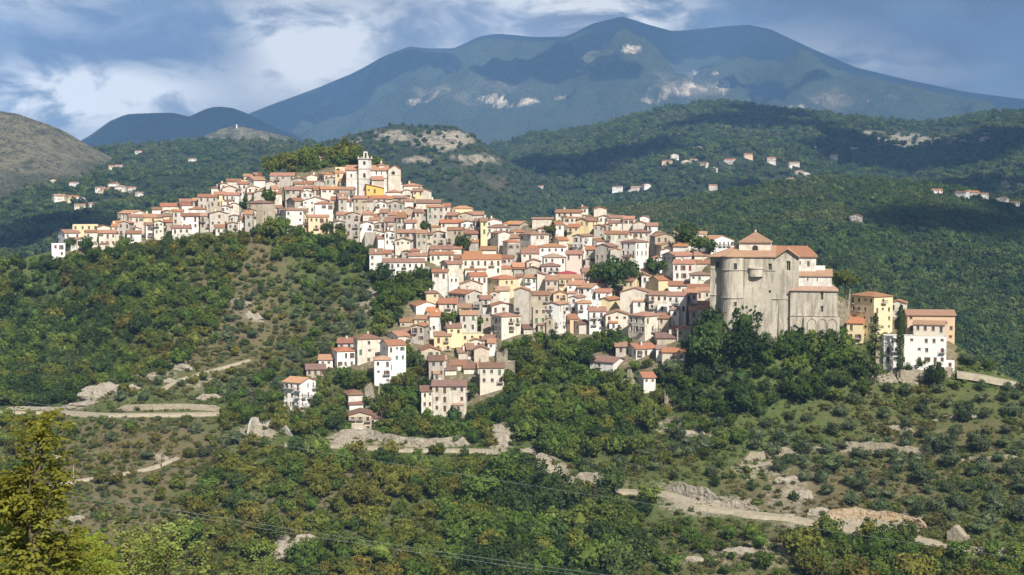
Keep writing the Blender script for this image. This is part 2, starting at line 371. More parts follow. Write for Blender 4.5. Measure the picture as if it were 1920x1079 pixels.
# ------------------------------------------------------------------ far hills and the mountain
def far_material(name, forest, forest2, bare, rockc, sc, bstr=1.0, baseline=.0, rk=.86):
    b = NB(name); p = b.pos()
    at = b.n('ShaderNodeAttribute', attribute_name='cover'); sep = b.n('ShaderNodeSeparateColor', {0: at.outputs['Color']})
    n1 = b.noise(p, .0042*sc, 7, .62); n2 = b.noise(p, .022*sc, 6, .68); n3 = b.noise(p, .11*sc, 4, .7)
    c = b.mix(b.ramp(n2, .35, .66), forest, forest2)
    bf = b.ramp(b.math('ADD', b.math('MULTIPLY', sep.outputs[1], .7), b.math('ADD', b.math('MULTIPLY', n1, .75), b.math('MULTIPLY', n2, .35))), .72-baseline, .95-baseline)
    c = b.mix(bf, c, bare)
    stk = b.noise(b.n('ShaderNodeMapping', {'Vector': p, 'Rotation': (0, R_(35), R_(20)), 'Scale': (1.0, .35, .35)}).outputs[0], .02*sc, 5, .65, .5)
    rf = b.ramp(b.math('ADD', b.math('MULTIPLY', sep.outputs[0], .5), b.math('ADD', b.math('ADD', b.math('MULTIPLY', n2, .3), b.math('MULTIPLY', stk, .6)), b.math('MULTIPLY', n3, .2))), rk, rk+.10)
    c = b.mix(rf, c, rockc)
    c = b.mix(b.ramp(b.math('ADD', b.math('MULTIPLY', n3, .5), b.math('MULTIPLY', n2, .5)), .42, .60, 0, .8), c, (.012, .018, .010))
    return b.bsdf(c, 1.0, b.math('ADD', b.math('MULTIPLY', n2, 1.0), b.math('MULTIPLY', n3, .35)), bstr, 22./sc, spec=.05)
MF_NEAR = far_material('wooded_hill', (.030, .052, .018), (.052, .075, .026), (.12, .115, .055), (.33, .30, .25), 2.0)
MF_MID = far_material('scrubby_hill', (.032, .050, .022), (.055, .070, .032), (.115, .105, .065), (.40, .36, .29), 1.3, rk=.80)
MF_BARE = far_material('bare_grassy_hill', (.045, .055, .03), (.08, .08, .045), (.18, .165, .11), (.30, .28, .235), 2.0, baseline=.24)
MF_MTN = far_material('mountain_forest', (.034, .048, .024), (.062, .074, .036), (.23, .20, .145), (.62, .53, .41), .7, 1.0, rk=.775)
class Layer: pass
def hill(name, label, ridge, Rr, foot, Rf, mat, amp, rocks=(), drys=(), cols=260, rowsn=110, prof=1.25, seed=0, x0=-900, x1=2800, nscale=300., gul=1.0, back=.3):
    rx, ry = np.array(ridge, float).T; fx, fy = np.array(foot, float).T
    px = np.linspace(x0, x1, cols); yr = np.interp(px, rx, ry); yf = np.interp(px, fx, fy)
    Pr = pixv(px, yr, np.full(cols, float(Rr))); Pf = pixv(px, yf, np.full(cols, float(Rf)))
    T = np.linspace(0, 1, rowsn)
    G = np.empty((rowsn, cols, 3))
    for i, t in enumerate(T):
        y = Rf + (Rr-Rf)*t; u = (px-CX)/F
        G[i,:,0] = u*y; G[i,:,1] = y; G[i,:,2] = Pf[:,2] + (Pr[:,2]-Pf[:,2])*(t**prof)
    q = G.reshape(-1,3)*np.array([1,1,0]); w_ = np.repeat(np.sin(np.pi*np.clip(T,0,1))**.7*np.clip((1-T)*2.6, 0, 1), cols)
    gl = 1-2*np.abs(fbm(q/nscale*np.array([1.0,.55,1]), 4, seed+3))
    nz = amp*(gul*gl*.8 + .55*fbm(q/(nscale*.35), 4, seed+7) + .16*(1-2*np.abs(fbm(q/(nscale*.13), 3, seed+17))) - .35*gul)
    G[...,2] += (nz*w_).reshape(rowsn, cols)
    G[-1,:,2] += amp*(.10 if amp < 100 else .022)*fbm(G[-1]*np.array([1,1,0])/(nscale*.25), 3, seed+11)
    lim = (Pr[:,2]/Rr)[None,:]*G[...,1] - (1-T)[:,None]*.007*G[...,1]      # nothing in front rises over the crest line
    G[:-1,:,2] = np.minimum(G[:-1,:,2], lim[:-1])
    bk = []
    for k in (1, 2, 3):
        e = G[-1].copy(); d = (Rr-Rf)*back*k; kk = (e[:,1]+d)/e[:,1]; e[:,0] *= kk; e[:,1] += d; e[:,2] -= (np.abs(Pr[:,2]-Pf[:,2])*.33+20)*k; bk.append(e)
    A = np.concatenate([G, np.array(bk)], 0); n_ = A.shape[0]; ix = np.arange(n_*cols).reshape(n_, cols)
    f_ = np.stack([ix[:-1,:-1], ix[:-1,1:], ix[1:,1:], ix[1:,:-1]], -1).reshape(-1,4)
    me = new_mesh(name, A.reshape(-1,3), f_.tolist(), [mat], smooth=True)
    # cover from where the ground lies in the photograph
    fl = A.reshape(-1,3); fw = fl[:,1]*cp - fl[:,2]*sp; ux = CX+F*fl[:,0]/fw; uy = CY-F*(fl[:,1]*sp+fl[:,2]*cp)/fw
    cv = np.zeros((len(fl), 4), np.float32); cv[:,3] = 1
    for ch, lst in ((0, rocks), (1, drys)):
        for (x, y, rx_, ry_, a) in lst: cv[:,ch] = np.maximum(cv[:,ch], a*np.exp(-(((ux-x)/rx_)**2+((uy-y)/ry_)**2)))
    at = me.color_attributes.new('cover', 'FLOAT_COLOR', 'POINT'); at.data.foreach_set('color', cv.ravel())
    o = tag(obj(name, me), label, kind='structure')
    l = Layer(); l.G = G; l.px = px; l.T = T; l.uy = uy[:rowsn*cols].reshape(rowsn, cols); l.o = o
    return l
def on_layer(l, x, y):
    """point of a hill seen at photo pixel (x,y)"""
    j = int(np.clip(np.searchsorted(l.px, x), 1, len(l.px)-1)); col = l.uy[:, j]; best = None
    k = np.argmin(np.abs(col - y) + 1e-3*np.arange(len(col)))
    return Vector(l.G[k, j]) if abs(col[k]-y) < 14 else None

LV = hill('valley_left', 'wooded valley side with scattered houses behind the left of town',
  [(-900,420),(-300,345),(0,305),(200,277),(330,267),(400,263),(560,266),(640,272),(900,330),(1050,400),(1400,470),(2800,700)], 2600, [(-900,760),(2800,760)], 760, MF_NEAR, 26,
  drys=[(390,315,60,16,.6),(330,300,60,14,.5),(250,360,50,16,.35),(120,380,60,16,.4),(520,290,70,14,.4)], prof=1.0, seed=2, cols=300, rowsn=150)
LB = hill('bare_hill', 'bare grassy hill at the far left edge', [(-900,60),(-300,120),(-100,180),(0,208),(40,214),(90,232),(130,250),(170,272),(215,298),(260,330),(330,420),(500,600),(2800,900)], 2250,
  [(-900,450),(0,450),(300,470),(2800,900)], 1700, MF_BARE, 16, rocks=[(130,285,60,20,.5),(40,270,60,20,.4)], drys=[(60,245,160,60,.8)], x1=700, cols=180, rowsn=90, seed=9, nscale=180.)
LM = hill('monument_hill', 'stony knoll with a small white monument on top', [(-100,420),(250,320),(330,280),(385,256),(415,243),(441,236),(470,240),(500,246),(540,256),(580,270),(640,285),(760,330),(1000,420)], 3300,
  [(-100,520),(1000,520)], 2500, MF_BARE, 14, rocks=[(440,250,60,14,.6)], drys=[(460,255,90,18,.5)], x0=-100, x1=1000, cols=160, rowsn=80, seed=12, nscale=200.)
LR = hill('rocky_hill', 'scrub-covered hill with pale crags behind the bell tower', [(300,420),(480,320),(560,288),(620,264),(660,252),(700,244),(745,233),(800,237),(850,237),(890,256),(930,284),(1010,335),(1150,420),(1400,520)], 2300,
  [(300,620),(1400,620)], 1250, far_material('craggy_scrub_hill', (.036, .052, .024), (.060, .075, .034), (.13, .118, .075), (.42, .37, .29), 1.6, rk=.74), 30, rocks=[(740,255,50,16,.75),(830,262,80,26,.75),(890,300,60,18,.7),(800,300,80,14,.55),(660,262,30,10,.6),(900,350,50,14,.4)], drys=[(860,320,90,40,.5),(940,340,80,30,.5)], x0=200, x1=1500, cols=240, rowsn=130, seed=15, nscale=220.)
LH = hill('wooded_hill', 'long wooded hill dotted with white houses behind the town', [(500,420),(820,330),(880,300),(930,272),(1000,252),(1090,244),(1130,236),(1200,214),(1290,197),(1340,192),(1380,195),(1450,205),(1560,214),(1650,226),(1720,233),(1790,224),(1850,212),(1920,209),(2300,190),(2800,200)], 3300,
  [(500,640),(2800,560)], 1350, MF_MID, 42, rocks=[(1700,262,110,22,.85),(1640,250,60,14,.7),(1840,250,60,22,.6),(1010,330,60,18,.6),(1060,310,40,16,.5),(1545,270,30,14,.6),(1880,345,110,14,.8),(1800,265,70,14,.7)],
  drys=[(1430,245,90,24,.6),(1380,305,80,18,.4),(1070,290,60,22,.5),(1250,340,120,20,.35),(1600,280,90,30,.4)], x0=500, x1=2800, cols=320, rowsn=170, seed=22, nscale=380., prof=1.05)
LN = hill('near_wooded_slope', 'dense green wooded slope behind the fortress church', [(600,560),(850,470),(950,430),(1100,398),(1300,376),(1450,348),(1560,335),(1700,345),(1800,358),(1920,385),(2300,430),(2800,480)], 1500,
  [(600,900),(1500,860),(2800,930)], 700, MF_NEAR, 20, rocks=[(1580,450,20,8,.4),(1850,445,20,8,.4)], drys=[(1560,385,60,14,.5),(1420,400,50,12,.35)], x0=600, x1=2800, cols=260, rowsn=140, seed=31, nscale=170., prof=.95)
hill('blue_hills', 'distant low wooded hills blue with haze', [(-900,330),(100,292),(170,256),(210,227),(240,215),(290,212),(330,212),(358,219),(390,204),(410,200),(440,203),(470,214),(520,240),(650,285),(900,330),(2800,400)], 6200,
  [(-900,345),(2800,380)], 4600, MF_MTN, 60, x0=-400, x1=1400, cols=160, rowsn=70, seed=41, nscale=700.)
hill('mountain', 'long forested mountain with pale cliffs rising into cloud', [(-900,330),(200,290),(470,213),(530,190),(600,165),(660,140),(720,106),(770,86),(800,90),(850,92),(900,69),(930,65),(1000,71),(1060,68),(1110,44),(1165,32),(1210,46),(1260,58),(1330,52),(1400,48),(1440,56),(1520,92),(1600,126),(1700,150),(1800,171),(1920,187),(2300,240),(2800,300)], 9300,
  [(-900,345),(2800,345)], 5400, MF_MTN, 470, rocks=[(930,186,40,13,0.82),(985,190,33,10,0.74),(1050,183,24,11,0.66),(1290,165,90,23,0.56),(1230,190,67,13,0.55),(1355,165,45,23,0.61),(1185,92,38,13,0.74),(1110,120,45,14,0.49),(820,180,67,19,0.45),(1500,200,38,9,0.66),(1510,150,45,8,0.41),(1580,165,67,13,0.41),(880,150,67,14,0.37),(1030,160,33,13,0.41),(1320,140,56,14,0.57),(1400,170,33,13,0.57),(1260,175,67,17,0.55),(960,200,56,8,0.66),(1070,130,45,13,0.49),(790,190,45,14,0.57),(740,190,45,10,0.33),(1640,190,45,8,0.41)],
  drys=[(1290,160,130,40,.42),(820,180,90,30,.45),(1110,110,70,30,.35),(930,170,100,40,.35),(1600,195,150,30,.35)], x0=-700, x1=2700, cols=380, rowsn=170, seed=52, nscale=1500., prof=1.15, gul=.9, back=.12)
g = 9300.
me = new_mesh('valley_floor', [(-g,-700,-330),(g,-700,-330),(g,11400,-330),(-g,11400,-330)], [(0,1,2,3)], [MF_NEAR])
tag(obj('valley_floor', me), 'low wooded ground running to the horizon', kind='structure')

# ------------------------------------------------------------------ roads and paths
def road_mat():
    b = NB('pale_dusty_track'); p = b.pos(); n = b.noise(p, .7, 5, .65); n2 = b.noise(p, 4., 4, .6)
    c = b.mix(b.ramp(n, .35, .68), (.33, .29, .225), (.23, .205, .15)); c = b.mix(b.ramp(n2, .45, .7, 0, .6), c, (.15, .14, .09))
    return b.bsdf(c, .95, n2, .6, .1)
def stone_mat(name, c1, c2, c3, sc=1.0):
    b = NB(name); p = b.pos(); n = b.noise(p, .5*sc, 6, .65, .4); n2 = b.noise(p, 2.0*sc, 6, .7)
    c = b.mix(b.ramp(n, .35, .65), c1, c2); c = b.mix(b.ramp(n2, .48, .70, 0, .85), c, c3)
    return b.bsdf(c, .95, b.math('ADD', n, n2), 1.0, .5)
M_ROAD = road_mat()
M_ROCK = stone_mat('pale_limestone', (.36, .325, .265), (.27, .24, .19), (.11, .10, .075))
M_DRYST = stone_mat('dry_stone_wall', (.40, .355, .27), (.31, .27, .20), (.14, .12, .085), 1.6)
def smooth_line(pts, step=6.0):
    pts = np.array(pts, float); d = np.r_[0, np.cumsum(np.hypot(*np.diff(pts, axis=0).T))]; s = np.arange(0, d[-1], step); s = np.r_[s, d[-1]]
    X = np.interp(s, d, pts[:,0]); Y = np.interp(s, d, pts[:,1]); k = np.ones(5)/5
    if len(X) > 8:
        Xp = np.convolve(np.pad(X, 2, 'edge'), k, 'valid'); Yp = np.convolve(np.pad(Y, 2, 'edge'), k, 'valid'); return Xp, Yp
    return X, Y
def ribbon(name, pts, width, label):
    X, Y = smooth_line(pts); P = surf(X, Y); P[:,2] = np.convolve(np.pad(P[:,2], 4, 'edge'), np.ones(9)/9, 'valid') + .38
    t = np.gradient(P[:,:2], axis=0); t /= np.linalg.norm(t, axis=1)[:,None]+1e-9; nrm = np.stack([t[:,1], -t[:,0]], -1)
    wv = width*.5*(1+.18*vnoise(np.c_[np.arange(len(P))*.4, 0*X, 0*X], 3))
    sg = np.where(nrm[:,1] < 0, 1, -1)[:,None]                     # first edge on the camera side
    A = P.copy(); A[:,:2] += nrm*sg*wv[:,None]; B = P.copy(); B[:,:2] -= nrm*sg*wv[:,None]; B[:,2] += .12
    A2 = A.copy(); A2[:,2] -= 1.8; A2[:,:2] += nrm*sg*1.6; B2 = B.copy(); B2[:,2] -= 2.0; n = len(P); V = np.concatenate([A2, A, B, B2]); fs = []
    for k in range(3):
        for i in range(n-1): fs.append((k*n+i, k*n+i+1, (k+1)*n+i+1, (k+1)*n+i))
    return tag(obj(name, new_mesh(name, V, fs, [M_ROAD])), label, kind='structure')
RL = {'road_right': 'pale dirt road cut across the slope at lower right', 'road_left': 'pale road along the wall at lower left', 'road_mid': 'road under the lowest houses',
      'road_link': 'steep pale track joining the two lower roads', 'path_lower': 'narrow pale path on the dry slope at lower left', 'road_far_right': 'grey road leaving the white building at right', 'path_hill': 'footpath climbing the left slope'}
for k, (pts, wd) in ROADS.items(): ribbon('path' if k.startswith('path') else 'road', pts, wd, RL[k])
def bank(name, pts, h, label, cat, mat, rough=.3, lean=.35, thick=1.2, group=None, dy=.2):
    X, Y = smooth_line(pts, 1.8); P = surf(X, Y); n = len(P); V = []; NL = 6; s = np.cumsum(np.r_[0, np.linalg.norm(np.diff(P, axis=0), axis=1)])
    P[:,2] = np.convolve(np.pad(P[:,2], 3, 'edge'), np.ones(7)/7, 'valid')
    t = np.gradient(P[:,:2], axis=0); t /= np.linalg.norm(t, axis=1)[:,None]+1e-9; nr_ = np.stack([-t[:,1], t[:,0]], -1); nr_ *= np.where(nr_[:,1] < 0, -1, 1)[:,None]
    taper = np.clip(np.minimum(s, s[-1]-s)/4.0, .15, 1)
    hh = h*taper*(1 + rough*1.2*fbm(np.c_[s/6, 0*s, 0*s+h], 3, 7))
    NL = 9
    for k in range(NL):
        f = k/(NL-1); q = P.copy(); q[:,2] += -1.0 + (hh+1.0)*f; off = dy + lean*hh*f + rough*1.5*fbm(np.c_[s/2.2, np.full(n, f*h/1.6), 0*s], 3, 13) + rough*1.1*np.abs(fbm(np.c_[s/.9, np.full(n, f*h/.8), 0*s], 3, 19))
        q[:,:2] += nr_*off[:,None]; V.append(q)
    q = V[-1].copy(); q[:,:2] += nr_*thick; q[:,2] -= rough*.4; V.append(q)
    q = q.copy(); q[:,:2] += nr_*.3; q[:,2] -= hh+1.5; V.append(q); K = len(V); fs = []
    for k in range(K-1):
        for i in range(n-1): fs.append((k*n+i, k*n+i+1, (k+1)*n+i+1, (k+1)*n+i))
    return tag(obj(name, new_mesh(name, np.concatenate(V), fs, [mat])), label, cat, group)
bank('retaining_wall', [(208,772),(345,768),(428,774)], 1.9, 'long low grey retaining wall above the road at lower left', 'wall', M_DRYST, .05, .08, .7)
bank('rock_bank', [(4,770),(70,770),(128,774)], 1.3, 'pale cut bank beside the road at the left edge', 'rock face', M_ROCK, .35)
bank('retaining_wall', [(465,822),(480,806),(510,806),(548,820)], 2.6, 'pale curved retaining wall below the lone white house', 'wall', M_CONC, .06, .1, .7)
bank('rock_bank', [(622,830),(660,826),(740,834),(820,838),(885,838)], 2.8, 'pale cut rock bank above the road under the lowest houses', 'rock face', M_ROCK, .4)
bank('rock_bank', [(1064,915),(1100,911),(1148,912)], 3.4, 'pale rock face above the dirt road right of the track bend', 'rock face', M_ROCK, .4)
bank('rock_bank', [(1238,918),(1300,938),(1350,952),(1430,960)], 3.0, 'white broken rock bank above the dirt road, longest one', 'rock face', M_ROCK, .55)
bank('rock_bank', [(1528,982),(1600,980),(1690,984),(1745,1002)], 2.7, 'orange-stained rock cutting above the dirt road at lower right', 'rock face', stone_mat('rusty_limestone', (.40, .33, .24), (.35, .25, .15), (.15, .125, .085)), .45)
bank('rock_bank', [(1012,882),(1030,866),(1046,868)], 3.4, 'pale rock slab beside the steep track bend', 'rock face', M_ROCK, .4)
for pts, h, lb in [([(1390,872),(1440,864),(1500,860)], 2.4, 'stone terrace wall left of the tall bushes on the olive slope'),
                   ([(1560,848),(1620,846),(1700,850),(1760,852)], 2.4, 'longest stone terrace wall across the olive slope'),
                   ([(1640,812),(1690,806),(1730,814)], 1.8, 'short stone terrace wall above the longest one'),
                   ([(1655,712),(1700,714),(1760,712),(1800,704)], 3.6, 'stone terrace wall below the white building at right'),
                   ([(1745,780),(1800,778),(1850,776)], 1.5, 'low terrace wall high on the olive slope at right'),
                   ([(1790,866),(1850,864),(1920,860)], 1.4, 'low terrace wall at the right edge among olives'),
                   ([(1500,660),(1540,652),(1590,655)], 2.2, 'garden wall below the blind arches of the fortress church'),
                   ([(1240,786),(1290,800),(1325,822)], 2.0, 'crumbling slanting wall on the slope above the dirt road'),
                   ([(690,562),(712,558),(740,556)], 2.2, 'pale terrace wall on the bushy slope left of the houses'),
                   ([(640,580),(690,578),(720,582)], 1.6, 'lower pale terrace wall on the bushy slope'),
                   ([(830,800),(870,790),(880,775)], 1.4, 'low wall below the big cream ruin-like house')]:
    bank('terrace_wall', pts, h, lb, 'wall', M_DRYST, .12, .12, .6, 'dry stone terrace walls')

# ------------------------------------------------------------------ windows, balconies, chimneys (shared meshes)
def box_vf(x0, x1, y0, y1, z0, z1, V, Fc, MI, m):
    k = len(V); V += [(x0,y0,z0),(x1,y0,z0),(x1,y1,z0),(x0,y1,z0),(x0,y0,z1),(x1,y0,z1),(x1,y1,z1),(x0,y1,z1)]
    for f in ((0,3,2,1),(4,5,6,7),(0,1,5,4),(1,2,6,5),(2,3,7,6),(3,0,4,7)): Fc.append(tuple(k+i for i in f)); MI.append(m)
def make_window(kind):
    V, Fc, MI = [], [], []
    sh = {'b': M_SH_B, 'g': M_SH_G, 'r': M_SH_R}.get(kind[-1], M_SH_B)
    if kind.startswith('closed'):
        for sx in (-.49, .01): box_vf(sx, sx+.48, -.02, .04, -.49, .49, V, Fc, MI, 2)
    else:
        k = len(V); V += [(-.46,.03,-.46),(.46,.03,-.46),(.46,.03,.46),(-.46,.03,.46)]; Fc.append((k,k+1,k+2,k+3)); MI.append(0)
        for x0, x1, z0, z1 in ((-.5,-.43,-.5,.5),(.43,.5,-.5,.5),(-.43,.43,-.5,-.45),(-.43,.43,.45,.5),(-.03,.03,-.45,.45)): box_vf(x0, x1, -.01, .05, z0, z1, V, Fc, MI, 1)
    if kind.startswith('open'):
        for s in (-1, 1): box_vf(min(s*.52, s*.98), max(s*.52, s*.98), -.24, -.19, -.5, .5, V, Fc, MI, 2)
    box_vf(-.62, .62, -.30, .0, -.57, -.505, V, Fc, MI, 1)
    return new_mesh('window_'+kind, V, Fc, [M_GLASS, M_FRAME, sh], MI)
WIN = {k: make_window(k) for k in ('plain', 'closed_b', 'closed_g', 'closed_r', 'open_b', 'open_g', 'open_r')}
V, Fc, MI = [], [], []; box_vf(-.48, .48, 0, .06, -.5, .48, V, Fc, MI, 0); box_vf(-.5, .5, -.02, .08, .48, .5, V, Fc, MI, 0)
DOOR = new_mesh('door', V, Fc, [M_DOOR], MI)
V, Fc, MI = [], [], []; box_vf(-.5, .5, -1.0, 0, -.12, 0, V, Fc, MI, 0); BALC = new_mesh('balcony', V, Fc, [M_CONC], MI)
V, Fc, MI = [], [], []
box_vf(-.5, .5, -1.0, -.95, .92, 1.0, V, Fc, MI, 0)
for s in (-.5, .47): box_vf(s, s+.03, -.95, 0, .92, 1.0, V, Fc, MI, 0)
for i in range(13): box_vf(-.495+i*.0805, -.48+i*.0805, -1.0, -.97, 0, .95, V, Fc, MI, 0)
RAIL = new_mesh('railing', V, Fc, [M_IRON], MI)
V, Fc, MI = [], [], []; box_vf(-.35, .35, -.3, .3, -1.2, 1.0, V, Fc, MI, 0); box_vf(-.45, .45, -.4, .4, 1.0, 1.12, V, Fc, MI, 1); CHIM = new_mesh('chimney', V, Fc, [WALL['c'], ROOF['d']], MI)
V, Fc, MI = [], [], []; box_vf(-.02, .02, -.02, .02, 0, 2.6, V, Fc, MI, 0)
for z, wd in ((2.5,.5),(2.2,.38),(1.95,.28)): box_vf(-wd, wd, -.015, .015, z, z+.03, V, Fc, MI, 0)
ANT = new_mesh('aerial', V, Fc, [M_IRON], MI)

def wall_face(V, Fc, O, U, Wd, z0, z1, Nn, rects, dep=.2):
    """vertical wall from O along U with real openings (rects: u0,u1,za,zb)"""
    us = sorted({0.0, Wd} | {r[0] for r in rects} | {r[1] for r in rects}); zs = sorted({z0, z1} | {r[2] for r in rects} | {r[3] for r in rects})
    pt = lambda u, z, d=0.0: (O[0]+U[0]*u-Nn[0]*d, O[1]+U[1]*u-Nn[1]*d, z)
    for u0, u1 in zip(us[:-1], us[1:]):
        run = None
        for z_a, z_b in zip(zs[:-1], zs[1:]):
            hole = any(r[0] <= u0+1e-6 and u1 <= r[1]+1e-6 and r[2] <= z_a+1e-6 and z_b <= r[3]+1e-6 for r in rects)
            if hole: continue
            k = len(V); V += [pt(u0,z_a), pt(u1,z_a), pt(u1,z_b), pt(u0,z_b)]; Fc.append((k,k+1,k+2,k+3))
    for (a, b, c, d) in rects:
        ring = [(a,c),(b,c),(b,d),(a,d)]
        for i in range(4):
            p, q = ring[i], ring[(i+1)%4]; k = len(V); V += [pt(*p), pt(*p, dep+.12), pt(*q, dep+.12), pt(*q)]; Fc.append((k,k+1,k+2,k+3))
        k = len(V); V += [pt(a,c,dep+.12), pt(b,c,dep+.12), pt(b,d,dep+.12), pt(a,d,dep+.12)]; Fc.append((k,k+1,k+2,k+3))

def slab(V, Fc, poly, th=.2):
    k = len(V); n = len(poly); V += [tuple(p) for p in poly] + [(p[0],p[1],p[2]-th) for p in poly]
    Fc.append(tuple(range(k, k+n))); Fc.append(tuple(range(k+2*n-1, k+n-1, -1)))
    for i in range(n): j = (i+1) % n; Fc.append((k+i, k+n+i, k+n+j, k+j))
def roof_geo(roof, a, b, h, pitch, o=.4):
    """returns roof slabs, gable polygons (wall mesh) ; footprint x -a/2..a/2, y 0..b"""
    S, G = [], []; x0, x1 = -a/2, a/2; tp = math.tan(pitch); e = .06
    if roof == 'e':
        rh = b/2*tp; z = h-o*tp+e
        S = [[(x0-o,-o,z),(x1+o,-o,z),(x1+o,b/2,h+rh+e),(x0-o,b/2,h+rh+e)], [(x1+o,b+o,z),(x0-o,b+o,z),(x0-o,b/2,h+rh+e),(x1+o,b/2,h+rh+e)]]
        G = [[(x1,0,h),(x1,b,h),(x1,b/2,h+rh)], [(x0,b,h),(x0,0,h),(x0,b/2,h+rh)]]; top = (0, b/2, h+rh)
    elif roof == 'g':
        rh = a/2*tp; z = h-o*tp+e
        S = [[(x0-o,b+o,z),(x0-o,-o,z),(0,-o,h+rh+e),(0,b+o,h+rh+e)], [(x1+o,-o,z),(x1+o,b+o,z),(0,b+o,h+rh+e),(0,-o,h+rh+e)]]
        G = [[(x0,0,h),(x1,0,h),(0,0,h+rh)], [(x1,b,h),(x0,b,h),(0,b,h+rh)]]; top = (0, b/2, h+rh)
    elif roof == 'h':
        z = h+e; A0 = (x0-o,-o,z); A1 = (x1+o,-o,z); A2 = (x1+o,b+o,z); A3 = (x0-o,b+o,z)
        if a >= b:
            r = b/2+o; rh = r*tp; P = (x0-o+r*.98, b/2, h+rh); Q = (x1+o-r*.98, b/2, h+rh)
            S = [[A0,A1,Q,P],[A1,A2,Q],[A2,A3,P,Q],[A3,A0,P]]
        else:
            r = a/2+o; rh = r*tp; P = (0,-o+r*.98,h+rh); Q = (0,b+o-r*.98,h+rh)
            S = [[A0,A1,P],[A1,A2,Q,P],[A2,A3,Q],[A3,A0,P,Q]]
        top = (0, b/2, h+rh)
    elif roof == 's':
        rh = b*tp*.75; t2 = rh/b
        S = [[(x0-o,-o,h-o*t2+e),(x1+o,-o,h-o*t2+e),(x1+o,b+o,h+rh+o*t2+e),(x0-o,b+o,h+rh+o*t2+e)]]
        G = [[(x1,0,h),(x1,b,h),(x1,b,h+rh)],[(x0,b,h),(x0,0,h),(x0,b,h+rh)],[(x1,b,h),(x0,b,h),(x0,b,h+rh),(x1,b,h+rh)]]; top = (0, b*.6, h+rh*.6)
    elif roof in 'lr':
        rh = a*tp*.8; zl, zr = (h+rh, h) if roof == 'l' else (h, h+rh); t2 = (zr-zl)/a
        S = [[(x0-o,-o,zl-o*t2+e),(x1+o,-o,zr+o*t2+e),(x1+o,b+o,zr+o*t2+e),(x0-o,b+o,zl-o*t2+e)]]
        hi = x0 if roof == 'l' else x1
        G = [[(x0,0,h),(x1,0,h),(hi,0,h+rh)],[(x1,b,h),(x0,b,h),(hi,b,h+rh)],[(hi,0,h),(hi,b,h),(hi,b,h+rh),(hi,0,h+rh)]]; top = (0, b/2, h+rh/2)
    else:
        S = [[(x0+.3,.3,h-.25),(x1-.3,.3,h-.25),(x1-.3,b-.3,h-.25),(x0+.3,b-.3,h-.25)]]; top = (0, b/2, h-.2)
    return S, G, top

HOUSES = []; FOOT = []
def rects_for(Wd, h, st, rnd, dense=.8, tall=False):
    n = max(1, int(round(Wd/2.5))); out_ = []
    if Wd < 1.7: return out_
    sp_ = Wd/n; ww = min(.95, sp_*.40)
    for r in range(st):
        top = h-.75-r*2.95
        for i in range(n):
            if rnd.random() > dense: continue
            wh = 1.9 if (tall or rnd.random() < .3) else (1.35 if rnd.random() < .8 else .8)
            if top-wh < .45: continue
            uc = sp_*(i+.5)+rnd.uniform(-.25,.25)*sp_*.4
            out_.append((round(uc-ww/2,3), round(uc+ww/2,3), round(top-wh,3), round(top,3)))
    return out_
def add_window(par, O, U, Nn, r, kind, dep=.2, name='window', me=None):
    uc = (r[0]+r[1])/2; zc = (r[2]+r[3])/2
    ang = math.atan2(U[1], U[0])
    return obj(name, me or WIN[kind], par, (O[0]+U[0]*uc-Nn[0]*dep, O[1]+U[1]*uc-Nn[1]*dep, zc), (0,0,ang), (r[1]-r[0], 1, r[3]-r[2]))
